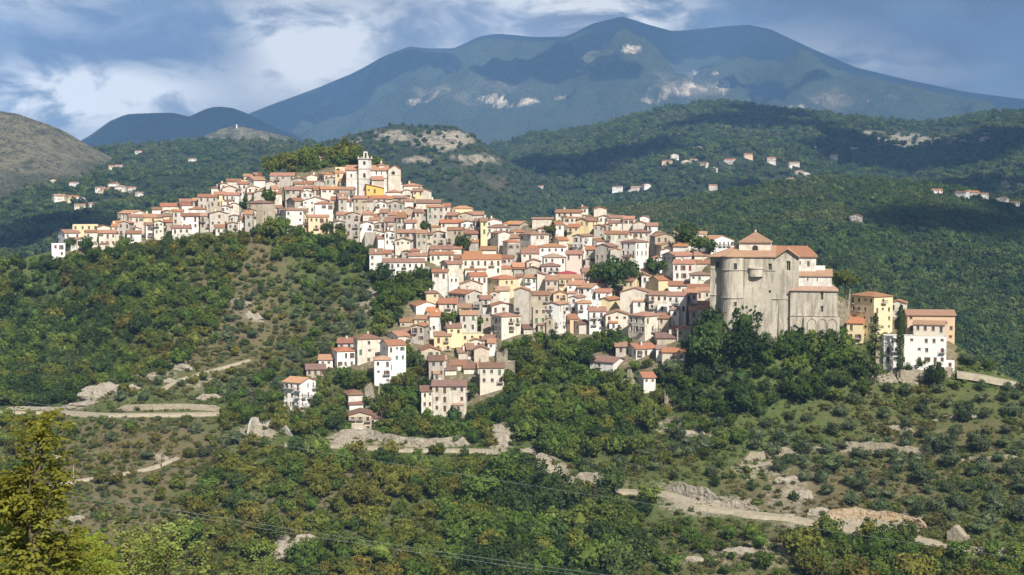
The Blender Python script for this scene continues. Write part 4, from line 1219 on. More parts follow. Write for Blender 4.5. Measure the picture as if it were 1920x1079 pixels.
for (p, q) in zip(outl, outl[1:]+outl[:1]):
    ln = math.hypot(q[0]-p[0], q[1]-p[1])
    if ln < 1e-6: continue
    U = ((q[0]-p[0])/ln, (q[1]-p[1])/ln); Nn = (U[1], -U[0]); rects = []
    def rr(xa, xb, ya, yb): return (X2(xa)-p[0], X2(xb)-p[0], Z2(yb), Z2(ya))
    if abs(p[1]-.3) < .01 and abs(q[1]-.3) < .01: rects = [rr(875, 900, 335, 385), rr(744, 760, 645, 672), rr(880, 896, 535, 556), rr(1008, 1036, 314, 386)]
    if abs(p[1]-2.5) < .01 and abs(q[1]-2.5) < .01 and ln > 1: rects = [rr(482, 508, 322, 376)]
    wall_face(V, Fc, p, U, ln, -10, eav, Nn, rects, dep=.7)
    for r in rects: add_window(c2, p, U, Nn, r, 'plain', dep=.55)
k = len(V); V += [(X2(930), .3, eav), (X2(1100), .3, eav), ((X2(930)+X2(1100))/2, .3, Z2(222))]; Fc.append((k, k+1, k+2))
obj('wall', new_mesh('wall', V, Fc, [M_CH]), c2)
# string courses and the round tower's ledges
def ledge(z, ys=0.0, t=.3):
    ring = [(-6.9+(3.75+.28)*math.cos(math.pi+math.pi*i/14), 1.5+(3.75+.28)*math.sin(math.pi+math.pi*i/14)) for i in range(15)] + [(-3.2, 1.6), (-10.6, 1.6)]
    return extr('ledge', ring, z, z+t, M_CH, c2)
ledge(Z2(596)); ledge(Z2(386), t=.2)
boxo('ledge', X2(440)-.2, -10.5, 2.2, 3, Z2(582), Z2(582)+.3, M_CH, c2); boxo('ledge', X2(440)-.15, -10.5, 2.3, 3, Z2(380), Z2(380)+.2, M_CH, c2)
boxo('ledge', X2(690), X2(930), .05, .6, Z2(388), Z2(388)+.18, M_CH, c2); boxo('ledge', X2(905), X2(1030), .0, .5, Z2(602), Z2(602)+.2, M_CH, c2)
# half-round oriel with its cap
ori = [(X2(785)+2.3*math.cos(math.pi+math.pi*i/10), .3+1.6*math.sin(math.pi+math.pi*i/10)) for i in range(11)]
extr('oriel', ori, Z2(432), Z2(374), M_CH, c2); extr('oriel_cap', [(X2(785)+(x-X2(785))*1.12, .3+(y-.3)*1.15) for x, y in ori], Z2(374), Z2(366), M_FRAME, c2)
boxo('buttress', X2(692), X2(860), .02, .5, -10, Z2(512), M_CH, c2)
V, Fc = [], []; k = 0
for i in range(2):
    x = X2((880, 985)[i]); w_ = (1.3, 1.6)[i]; z1 = (Z2(600), Z2(560))[i]; k = len(V)
    V += [(x-w_, -.5, -10), (x+w_, -.5, -10), (x+w_, 1, -10), (x-w_, 1, -10), (x-w_*.7, .2, z1), (x+w_*.7, .2, z1), (x+w_*.7, 1, z1), (x-w_*.7, 1, z1)]
    for f in ((4,5,6,7),(0,1,5,4),(1,2,6,5),(3,0,4,7)): Fc.append(tuple(k+q for q in f))
obj('buttress', new_mesh('buttress', V, Fc, [M_CH]), c2)
fwin(c2, -6.9+3.75*math.cos(R_(285)), 1.5+3.75*math.sin(R_(285)), Z2(355), 1.1, 2.1, ang=R_(15)); fwin(c2, -6.9+3.75*math.cos(R_(287)), 1.5+3.75*math.sin(R_(287)), Z2(638), .9, 1.5, ang=R_(17))
# roofs
zr = Z2(206); xa, xb = X2(440)-.4, X2(930)
roofo(c2, [[(xa,-.2,eav+.1),(xb,-.2,eav+.1),(xb,11,zr),(xa+9,11,zr)], [(xa,22,eav+.1),(xa,-.2,eav+.1),(xa+9,11,zr)], [(xb,22,eav+.1),(xa,22,eav+.1),(xa+9,11,zr),(xb,11,zr)]], ROOF['b'])
cone = [(-6.9+4.15*math.cos(math.pi+math.pi*i/14), 1.5+4.15*math.sin(math.pi+math.pi*i/14)) for i in range(15)]
roofo(c2, [[(cone[i][0], cone[i][1], eav+.14), (cone[i+1][0], cone[i+1][1], eav+.14), (-6.9, 7.5, eav+2.3)] for i in range(14)], ROOF['b'])
xm = (X2(930)+X2(1100))/2
roofo(c2, [[(X2(930)-.3,24,eav),(X2(930)-.3,-.6,eav),(xm,-.6,Z2(220)),(xm,24,Z2(220))], [(X2(1100)+.3,-.6,eav),(X2(1100)+.3,24,eav),(xm,24,Z2(220)),(xm,-.6,Z2(220))]], ROOF['b'])
# lantern over the crossing
boxo('lantern', X2(651), X2(889), 6, 16.5, eav-1, Z2(180), WALL['c'], c2); boxo('cornice', X2(651)-.25, X2(889)+.25, 5.75, 16.75, Z2(184), Z2(177), M_FRAME, c2)
ap = (0, 11.25, Z2(101)); q = [(X2(642), 5.4), (X2(893), 5.4), (X2(893), 17.1), (X2(642), 17.1)]
roofo(c2, [[(*q[i], Z2(178)), (*q[(i+1) % 4], Z2(178)), ap] for i in range(4)], ROOF['n'], name='lantern_roof')
boxo('finial', -.3, .3, 10.95, 11.55, Z2(104), Z2(88), M_FRAME, c2)
obj('arch', ARCH_D, c2, (X2(772), 5.95, Z2(253)), None, (1.7, 1, 2.1))
# plastered nave and stepped chapels on the right
V, Fc = [], []; U = (1, 0)
def wall_box(x0, x1, y0, y1, z0, z1, mat, rects=(), name='wall', dep=.3):
    V, Fc = [], []
    wall_face(V, Fc, (x0, y0), (1,0), x1-x0, z0, z1, (0,-1), list(rects), dep)
    wall_face(V, Fc, (x1, y0), (0,1), y1-y0, z0, z1, (1,0), []); wall_face(V, Fc, (x0, y1), (0,-1), y1-y0, z0, z1, (-1,0), []); wall_face(V, Fc, (x1, y1), (-1,0), x1-x0, z0, z1, (0,1), [])
    k = len(V); V += [(x0,y0,z1),(x1,y0,z1),(x1,y1,z1),(x0,y1,z1)]; Fc.append((k,k+1,k+2,k+3))
    o = obj(name, new_mesh(name, V, Fc, [mat]), c2)
    for r in rects: add_window(c2, (x0, y0), (1,0), (0,-1), r, 'plain', dep=dep-.1)
    return o
n0, n1 = X2(1100)-2, X2(1225); nr0 = X2(880)
wall_box(n0, n1, 4, 20, 5, Z2(281), WALL['w'], [(X2(1158)-n0, X2(1178)-n0, Z2(360), Z2(318)), (X2(1102)-n0, X2(1112)-n0, Z2(345), Z2(318))])
roofo(c2, [[(nr0,3.5,Z2(283)),(n1+.5,3.5,Z2(283)),(n1-2.8,12,Z2(209)),(nr0,12,Z2(209))],[(n1+.5,3.5,Z2(283)),(n1+.5,20.5,Z2(283)),(n1-2.8,12,Z2(209))],[(n1+.5,20.5,Z2(283)),(nr0,20.5,Z2(283)),(nr0,12,Z2(209)),(n1-2.8,12,Z2(209))]], ROOF['a'])
b0, b1 = X2(1080), X2(1340)
wall_box(b0, b1, 1, 12, 2, Z2(423), WALL['w'], [(X2(1160)-b0, X2(1170)-b0, Z2(462), Z2(440)), (X2(1230)-b0, X2(1238)-b0, Z2(462), Z2(440))])
roofo(c2, [[(b0,.6,Z2(424)),(b1+.3,.6,Z2(424)),(b1+.3,6,Z2(376)),(b0,6,Z2(376))]], ROOF['b'])
boxo('parapet', X2(1225), X2(1292), 5, 9, Z2(430), Z2(356), WALL['w'], c2); boxo('parapet', X2(1292), X2(1342), 5, 9, Z2(430), Z2(386), WALL['w'], c2)
l0, l1 = X2(1040), X2(1382)
wall_box(l0, l1, -.7, 8, -10, Z2(532), M_CH, [(X2(1259)-l0, X2(1280)-l0, Z2(602), Z2(540)), (X2(1260)-l0, X2(1280)-l0, Z2(692), Z2(645))], dep=.5)
roofo(c2, [[(l0-.3,-1.2,Z2(530)),(l1+.4,-1.2,Z2(530)),(l1-1.5,2,Z2(488)),(l0+1.5,2,Z2(488))],[(l1+.4,-1.2,Z2(530)),(l1+.4,8.4,Z2(530)),(l1-1.5,2,Z2(488))]], ROOF['b'])
boxo('ledge', l0-.1, l1+.15, -.95, -.6, Z2(722), Z2(716), M_CH, c2)
boxo('arcade_wall', X2(1140), X2(1400), -1.4, -.6, -10, Z2(728), M_CH, c2)
for cx_ in (1200, 1275, 1348): obj('blind_arch', ARCH_S, c2, (X2(cx_), -1.42, Z2(846)), None, (2.5, 1, 4.5))
tag(c2, 'huge fortress-like grey stone church with round tower and pyramid-roofed lantern', 'church')

# ------------------------------------------------------------------ ruins
def ruin(name, x0, x1, yt, yb, label, thick=1.2, seed=1, D=None, mat=None):
    D = D or float(depth((x0+x1)/2, yb)[0]); m = D/F; rn = random.Random(seed); Wd = (x1-x0)*m; H = (yb-yt)*m; n = max(5, int(Wd/.7)); V, Fc = [], []
    tops = []; v = .8
    for i in range(n+1):
        v += rn.uniform(-.28, .28); v = min(1.0, max(.45, v)); tops.append(H*v)
    tops[rn.randrange(n+1)] = H
    for i in range(n):
        xa = -Wd/2+Wd*i/n; xb_ = -Wd/2+Wd*(i+1)/n; k = len(V); d0 = rn.uniform(-.12, .12)
        V += [(xa,d0,-4),(xb_,d0,-4),(xb_,thick,-4),(xa,thick,-4),(xa,d0,tops[i]),(xb_,d0,tops[i+1]),(xb_,thick,tops[i+1]),(xa,thick,tops[i])]
        for f in ((4,5,6,7),(0,1,5,4),(1,2,6,5),(2,3,7,6),(3,0,4,7)): Fc.append(tuple(k+q for q in f))
    return tag(obj(name, new_mesh(name, V, Fc, [mat or M_DRYST]), None, pix((x0+x1)/2, yb, D), (0,0,rn.uniform(-.3,.3)-math.atan(((x0+x1)/2-CX)/F))), label, 'ruin')
ruin('ruined_wall', 1220+1380/3.9975, 1220+1488/3.9975, 410+528/3.9975, 410+812/3.9975, 'tall crumbling wall between the fortress church and the yellow house', 4., 3, D=D2+2)
ruin('ruined_wall', 1165, 1192, 712, 742, 'larger roofless ruin wall in the greenery below the centre', 3., 5)
ruin('ruined_wall', 1176, 1186, 694, 712, 'small broken gable above the larger ruin', 2., 6)
ruin('ruined_wall', 1246, 1260, 728, 760, 'slender leaning ruin left of the dark oaks', 1.5, 7)
ruin('ruined_wall', 1190, 1204, 770, 795, 'squat pale ruin stub on the slope', 2., 8); ruin('ruined_wall', 1224, 1231, 762, 800, 'thin upright ruin post on the slope', 1., 9)
ruin('ruined_house', 931, 952, 655, 700, 'roofless stone house at the edge of the ravine, upper one', 5., 10); ruin('ruined_house', 944, 962, 678, 712, 'roofless stone house at the edge of the ravine, lower one', 4., 11)
ruin('ruined_wall', 684, 712, 718, 760, 'ivy-grown crag-like ruin beside the stacked small houses', 4., 12, mat=M_ROCK)
ruin('ruined_hut', 1775, 1812, 988, 1020, 'small stone hut ruin beside the dirt road at lower right', 3., 13)

# ------------------------------------------------------------------ church with bell tower
D1 = float(depth(686, 364)[0]); k1 = D1/F/7.195
c1 = obj('bell_tower_church', None, None, pix(610+540/7.195, 280+600/7.195, D1), (0,0,-math.atan((690-CX)/F)))
X1 = lambda x: (x-540)*k1
Z1 = lambda y: (600-y)*k1
WC = WALL['w']
def oriented_box(name, cx_, cy_, s, z0, z1, mat, ang, par=c1, s2=None):
    V, Fc, MI = [], [], []; s2 = s2 or s; box_vf(-s/2, s/2, -s2/2, s2/2, z0, z1, V, Fc, MI, 0); return obj(name, new_mesh(name, V, Fc, [mat], MI), par, (cx_, cy_, 0), (0,0,ang))
ta = R_(-18); ts = 4.75; tcx, tcy = X1(538), 2.5
oriented_box('tower', tcx, tcy, ts, -8, Z1(128), WC, ta)
for y, g_, t in ((400, .35, .25), (265, .4, .3), (128, .9, .45)): oriented_box('cornice', tcx, tcy, ts+g_, Z1(y)-t/2, Z1(y)+t/2, M_FRAME, ta)
rot = Matrix.Rotation(ta, 3, 'Z')
for sx in (-1, 0, 1):
    for sy in (-1, 1):
        p = rot @ Vector((sx*(ts/2), sy*(ts/2), 0)); boxo('pinnacle', tcx+p.x-.22, tcx+p.x+.22, tcy+p.y-.22, tcy+p.y+.22, Z1(122), Z1(98 if sx else 108), WC, c1)
for x, z0, z1 in ((-.75, 118, 52), (.75, 118, 52)): boxo('bell_cote', tcx+.3+x-.25, tcx+.3+x+.25, tcy-.4, tcy+.4, Z1(z0), Z1(z1), WC, c1)
boxo('bell_cote', tcx+.3-1.1, tcx+.3+1.1, tcy-.5, tcy+.5, Z1(54), Z1(44), M_FRAME, c1); boxo('bell_cote', tcx+.3-.8, tcx+.3+.8, tcy-.35, tcy+.35, Z1(44), Z1(34), WC, c1)
V, Fc = [], []
for i in range(10):
    for r_, z in ((.5, 0), (.36, .35), (.22, .6), (.02, .68)): V.append((r_*math.cos(i*.6283), r_*math.sin(i*.6283), z))
for i in range(10):
    for j in range(3): a = i*4+j; b = ((i+1) % 10)*4+j; Fc.append((a, b, b+1, a+1))
obj('bell', new_mesh('bell', V, Fc, [M_IRON]), c1, (tcx+.3, tcy, Z1(95)))
for f_, lst in ((0, [(.55, 190, 1.0, 1.6), (.55, 355, 1.0, 2.0)]), (1, [(0, 190, .8, 1.5), (0, 355, .8, 1.8)])):
    for u, y, wd, ht in lst:
        if f_ == 0: p = rot @ Vector((u*.9, -ts/2-.02, 0)); an = ta
        else: p = rot @ Vector((-ts/2-.02, u, 0)); an = ta-math.pi/2
        obj('arch', ARCH_D, c1, (tcx+p.x, tcy+p.y, Z1(y)-ht/2), (0,0,an), (wd, 1, ht))
# nave, transept front, side chapel, dome
nx0, nx1 = X1(285), X1(860)
V, Fc = [], []; wall_face(V, Fc, (nx0, 3), (1,0), nx1-nx0, -8, Z1(280), (0,-1), [(X1(680)-nx0, X1(698)-nx0, Z1(347), Z1(298)), (X1(752)-nx0, X1(764)-nx0, Z1(347), Z1(290)), (X1(340)-nx0, X1(362)-nx0, Z1(380), Z1(335))])
wall_face(V, Fc, (nx0, 15), (0,-1), 12, -8, Z1(280), (-1,0), []); k = len(V); V += [(nx0,15,Z1(280)),(nx0,3,Z1(280)),(nx0,9,Z1(212))]; Fc.append((k,k+1,k+2))
obj('wall', new_mesh('wall', V, Fc, [WC]), c1)
for r in [(X1(680), X1(698), Z1(347), Z1(298)), (X1(752), X1(764), Z1(347), Z1(290)), (X1(340), X1(362), Z1(380), Z1(335))]: add_window(c1, (0, 3), (1,0), (0,-1), r, 'plain')
ez = Z1(281)
roofo(c1, [[(nx0-.3,2.5,ez),(nx1,2.5,ez),(nx1,9,Z1(210)),(nx0-.3,9,Z1(210))],[(nx1,15.4,ez),(nx0-.3,15.4,ez),(nx0-.3,9,Z1(210)),(nx1,9,Z1(210))]], ROOF['n'])
t0, t1 = X1(848), X1(1018); te = Z1(268); tm = (t0+t1)/2+.2
V, Fc = [], []; wall_face(V, Fc, (t0, 1.5), (1,0), t1-t0, -8, te, (0,-1), []); wall_face(V, Fc, (t1, 1.5), (0,1), 14, -8, te, (1,0), []); wall_face(V, Fc, (t0, 15), (0,-1), 13.5, -8, te, (-1,0), []); k = len(V); V += [(t0,1.5,te),(t1,1.5,te),(tm,1.5,Z1(214))]; Fc.append((k,k+1,k+2))
obj('transept', new_mesh('transept', V, Fc, [WALL['c']]), c1)
roofo(c1, [[(t0-.3,15.5,te-.05),(t0-.3,1.1,te-.05),(tm,1.1,Z1(212)),(tm,15.5,Z1(212))],[(t1+.3,1.1,te-.05),(t1+.3,15.5,te-.05),(tm,15.5,Z1(212)),(tm,1.1,Z1(212))]], ROOF['n'])
V = [(0,0,0)]; Fc = []; MI = []
for i in range(16): V += [(.85*math.cos(i*math.pi/8), 0, .85*math.sin(i*math.pi/8)), (.85*math.cos(i*math.pi/8), -.12, .85*math.sin(i*math.pi/8)), (1.08*math.cos(i*math.pi/8), -.12, 1.08*math.sin(i*math.pi/8))]
for i in range(16):
    a = 1+3*i; b = 1+3*((i+1) % 16); Fc += [(0, a, b), (a, a+1, b+1, b), (a+1, a+2, b+2, b+1)]; MI += [0, 1, 1]
obj('round_window', new_mesh('round_window', V, Fc, [M_GLASS, M_FRAME], MI), c1, (X1(916), 1.44, Z1(322)))
boxo('string_course', X1(765), t1+.05, 1.35, 1.6, Z1(354), Z1(349), M_FRAME, c1); boxo('string_course', nx0-.05, X1(455), 2.85, 3.1, Z1(402), Z1(397), M_FRAME, c1)
boxo('chapel', X1(625), X1(790), -1, 3.2, -8, Z1(412), WALL['c'], c1)
roofo(c1, [[(X1(620),-1.5,Z1(412)),(X1(797),-1.5,Z1(412)),(X1(775),3,Z1(362)),(X1(620),3,Z1(362))],[(X1(797),-1.5,Z1(412)),(X1(797),3,Z1(412)),(X1(775),3,Z1(362))]], ROOF['n'], name='chapel_roof')
def octo(r_): return [(X1(758)+r_*math.cos(R_(22.5+45*i)), 8+r_*math.sin(R_(22.5+45*i))) for i in range(8)]
extr('drum', octo(2.3), Z1(250), Z1(216), WC, c1); oc = octo(2.6)
roofo(c1, [[(*oc[i], Z1(217)), (*oc[(i+1) % 8], Z1(217)), (X1(758), 8, Z1(182))] for i in range(8)], ROOF['n'], name='dome_roof')
extr('dome_lantern', octo(.45), Z1(192), Z1(158), WC, c1); extr('finial', octo(.12), Z1(158), Z1(138), M_FRAME, c1)
tag(c1, 'white church with tall square bell tower crowning the upper town', 'church')

# ------------------------------------------------------------------ monument on the far knoll
mp = on_layer(LM, 441, 240) or pix(441, 240, 3200)
V, Fc = [], []; MS = .55; prof = [(3.2, -3), (3.2, 2.2), (2.2, 2.3), (1.7, 6), (1.9, 10.5), (1.1, 12.2), (.6, 12.7), (1.0, 13.4), (.9, 14.4), (.1, 14.9)]
for r_, z in prof:
    for i in range(10): V.append((r_*math.cos(i*.6283), r_*math.sin(i*.6283), z))
for j in range(len(prof)-1):
    for i in range(10): a = j*10+i; b = j*10+(i+1) % 10; Fc.append((a, b, b+10, a+10))
k = len(V); 
for s in (-1, 1):
    k = len(V)
    for x in (0, 6.2):
        for y_, z_ in ((-.7,10.1),(.7,10.1),(.7,11.5),(-.7,11.5)): V.append((s*x, y_*(1-.05*x), 10.8+(z_-10.8)*(1-.07*x)))
    for a, b in ((0,1),(1,2),(2,3),(3,0)): Fc.append((k+a, k+b, k+b+4, k+a+4))
    Fc.append((k+4, k+5, k+6, k+7))
mon = tag(obj('monument', new_mesh('monument', V, Fc, [WALL['W']]), None, mp, None, (.6, .6, .6)), 'tiny white statue with open arms on the far stony knoll', 'statue')

# ------------------------------------------------------------------ vegetation
def leaf_mat(name, cols, tint=(.16, .12, .03), tamt=.5, transl=.28, nsc=.035, vlo=.6, vhi=1.35):
    b = NB(name); rnd = b.objinfo('Random'); loc = b.objinfo('Location'); p = b.pos()
    c = b.mix(rnd, cols[0], cols[1]); c = b.mix(b.ramp(b.math('FRACT', b.math('MULTIPLY', rnd, 9.7)), .55, 1.0), c, cols[2])
    zone = b.ramp(b.math('ADD', b.noise(loc, nsc, 3, .5), b.math('MULTIPLY', b.math('FRACT', b.math('MULTIPLY', rnd, 3.3)), .12)), .52, .72, 0, tamt)
    c = b.mix(zone, c, tint)
    n = b.noise(p, 1.1, 3, .6)
    c = b.hsv(c, v=b.math('MULTIPLY', b.ramp(n, .25, .75, vlo, vhi), b.math('ADD', b.math('MULTIPLY', b.math('FRACT', b.math('MULTIPLY', rnd, 17.9)), .6), .7)))
    d = b.n('ShaderNodeBsdfDiffuse', {'Color': c}); t = b.n('ShaderNodeBsdfTranslucent', {'Color': c})
    m = b.n('ShaderNodeMixShader', {0: transl, 1: d.outputs[0], 2: t.outputs[0]}); b.t.links.new(m.outputs[0], b.o.inputs[0]); return b.m
M_LEAF = {
 'broad': leaf_mat('broadleaf_foliage', ((0.068, 0.114, 0.023), (0.097, 0.148, 0.030), (0.125, 0.165, 0.034)), (0.154, 0.148, 0.036), .5),
 'oak': leaf_mat('evergreen_oak_foliage', ((0.041, 0.071, 0.023), (0.057, 0.091, 0.028), (0.073, 0.105, 0.034)), (0.091, 0.108, 0.034), .4),
 'olive': leaf_mat('olive_foliage', ((0.089, 0.119, 0.059), (0.114, 0.141, 0.073), (0.080, 0.114, 0.050)), (0.108, 0.131, 0.051), .4),
 'autumn': leaf_mat('turning_foliage', ((0.123, 0.139, 0.027), (0.148, 0.144, 0.030), (0.097, 0.131, 0.027)), (0.171, 0.125, 0.032), .45),
 'bush': leaf_mat('scrub_foliage', ((0.071, 0.105, 0.030), (0.097, 0.123, 0.039), (0.120, 0.123, 0.043)), (0.154, 0.128, 0.048), .6),
 'far': leaf_mat('far_woodland', ((0.043, 0.073, 0.023), (0.066, 0.103, 0.027), (0.091, 0.121, 0.034)), (0.114, 0.120, 0.043), .6, nsc=.008, vlo=.7, vhi=1.3),
}
M_BARK = flat_mat('bark', (.13, .105, .075), .95, .6)
def icos():
    t = (1+5**.5)/2; v = np.array([(-1,t,0),(1,t,0),(-1,-t,0),(1,-t,0),(0,-1,t),(0,1,t),(0,-1,-t),(0,1,-t),(t,0,-1),(t,0,1),(-t,0,-1),(-t,0,1)], float); v /= np.linalg.norm(v[0])
    f = [(0,11,5),(0,5,1),(0,1,7),(0,7,10),(0,10,11),(1,5,9),(5,11,4),(11,10,2),(10,7,6),(7,1,8),(3,9,4),(3,4,2),(3,2,6),(3,6,8),(3,8,9),(4,9,5),(2,4,11),(6,2,10),(8,6,7),(9,8,1)]
    return v, f
IV, IF = icos()
def crown_geo(seed, nclump, per, rad, cz, leaf, core=.62, csz=(.26, .42), flat=1.0):
    r = np.random.default_rng(seed); V = []; Fc = []
    for c in range(2):
        s = core*(1 if c == 0 else .8); off = r.normal(0, .08, 3)*c
        k = len(V); jit = 1+.25*r.normal(0, 1, (12,1)).clip(-1, 1)
        for v in IV*jit*s*np.array(rad)+np.array([0,0,cz])+off: V.append(tuple(v))
        Fc += [tuple(k+i for i in f) for f in IF]
    for c in range(nclump):
        d = r.normal(0, 1, 3); d /= np.linalg.norm(d); d[2] = d[2]*.9+.12
        cc = d*np.array(rad)*r.uniform(.55, .86)+np.array([0,0,cz]); cr = r.uniform(*csz)
        for j in range(per):
            n = r.normal(0, 1, 3); n /= np.linalg.norm(n); n = n+d*.35; n /= np.linalg.norm(n)
            p = cc+n*cr*r.uniform(.55, 1.05)*np.array([1, 1, .85*flat])
            m = n+r.normal(0, .55, 3); m /= np.linalg.norm(m)
            a = np.cross(m, r.normal(0, 1, 3)); a /= np.linalg.norm(a)+1e-9; b = np.cross(m, a); s = leaf*r.uniform(.6, 1.35)
            k = len(V); q1 = p+a*s; q2 = p+b*s*.62; q3 = p-a*s; q4 = p-b*s*.62
            V += [tuple(q1), tuple(q2), tuple(q3), tuple(q4)]; Fc.append((k, k+1, k+2, k+3))
    return V, Fc
def tube(V, Fc, pts, rads, n=6):
    pts = [Vector(p) for p in pts]; k0 = len(V)
    for i, (p, r_) in enumerate(zip(pts, rads)):
        d = (pts[min(i+1, len(pts)-1)]-pts[max(i-1, 0)]).normalized(); a = d.orthogonal().normalized(); b = d.cross(a)
        for j in range(n): V.append(tuple(p+(a*math.cos(6.2832*j/n)+b*math.sin(6.2832*j/n))*r_))
    for i in range(len(pts)-1):
        for j in range(n): a = k0+i*n+j; b = k0+i*n+(j+1) % n; Fc.append((a, b, b+n, a+n))
def trunk_geo(seed, ht, rad):
    r = random.Random(seed); V, Fc = [], []; b = Vector((r.uniform(-.1,.1), r.uniform(-.1,.1), ht))
    tube(V, Fc, [(0,0,-.6), (0,0,.05), (b.x*.5, b.y*.5, ht*.5), b], [rad*1.25, rad*1.05, rad*.8, rad*.6])
    for i in range(4):
        a = i*1.57+r.random(); e = Vector((math.cos(a)*.55, math.sin(a)*.55, ht+r.uniform(.3,.65)))
        tube(V, Fc, [b*.9, (b*.9+e)/2+Vector((0,0,.05)), e], [rad*.5, rad*.35, rad*.12], 5)
    return V, Fc
KIND = {  # crown radii, centre height, leaf, clumps, per clump, trunk height/radius
 'broad': dict(rad=(1, 1, .92), cz=1.10, leaf=.105, nc=26, per=34, th=.55, tr=.075),
 'oak': dict(rad=(1, 1, .95), cz=1.05, leaf=.095, nc=30, per=34, th=.5, tr=.08),
 'olive': dict(rad=(1, 1, .78), cz=.92, leaf=.085, nc=26, per=32, th=.42, tr=.09),
 'autumn': dict(rad=(1, 1, .85), cz=.95, leaf=.11, nc=22, per=32, th=.45, tr=.07),
 'bush': dict(rad=(1, 1, .72), cz=.42, leaf=.12, nc=18, per=28, th=.2, tr=.05)}
NV = 4; CROWN, TRUNK, WHOLE = {}, {}, {}
for ki, (k, d) in enumerate(KIND.items()):
    for v in range(NV):
        cv, cf = crown_geo(100*ki+v, d['nc'], d['per'], (d['rad'][0]*random.uniform(.92,1.08), d['rad'][1]*random.uniform(.92,1.08), d['rad'][2]*random.uniform(.9,1.15)), d['cz'], d['leaf'])
        tv, tf = trunk_geo(500*ki+v, d['th'], d['tr'])
        CROWN[k, v] = new_mesh('crown_'+k, cv, cf, [M_LEAF[k]]); TRUNK[k, v] = new_mesh('trunk_'+k, tv, tf, [M_BARK])
        n0 = len(cv); WHOLE[k, v] = new_mesh('tree_'+k, cv+tv, cf+[tuple(i+n0 for i in f) for f in tf], [M_LEAF[k], M_BARK], [0]*len(cf)+[1]*len(tf))
FARM = []
for v in range(4):
    cv, cf = crown_geo(900+v, 11, 15, (1, 1, .85), .75, .20, core=.7, csz=(.3, .5)); FARM.append(new_mesh('far_tree', cv, cf, [M_LEAF['far']]))

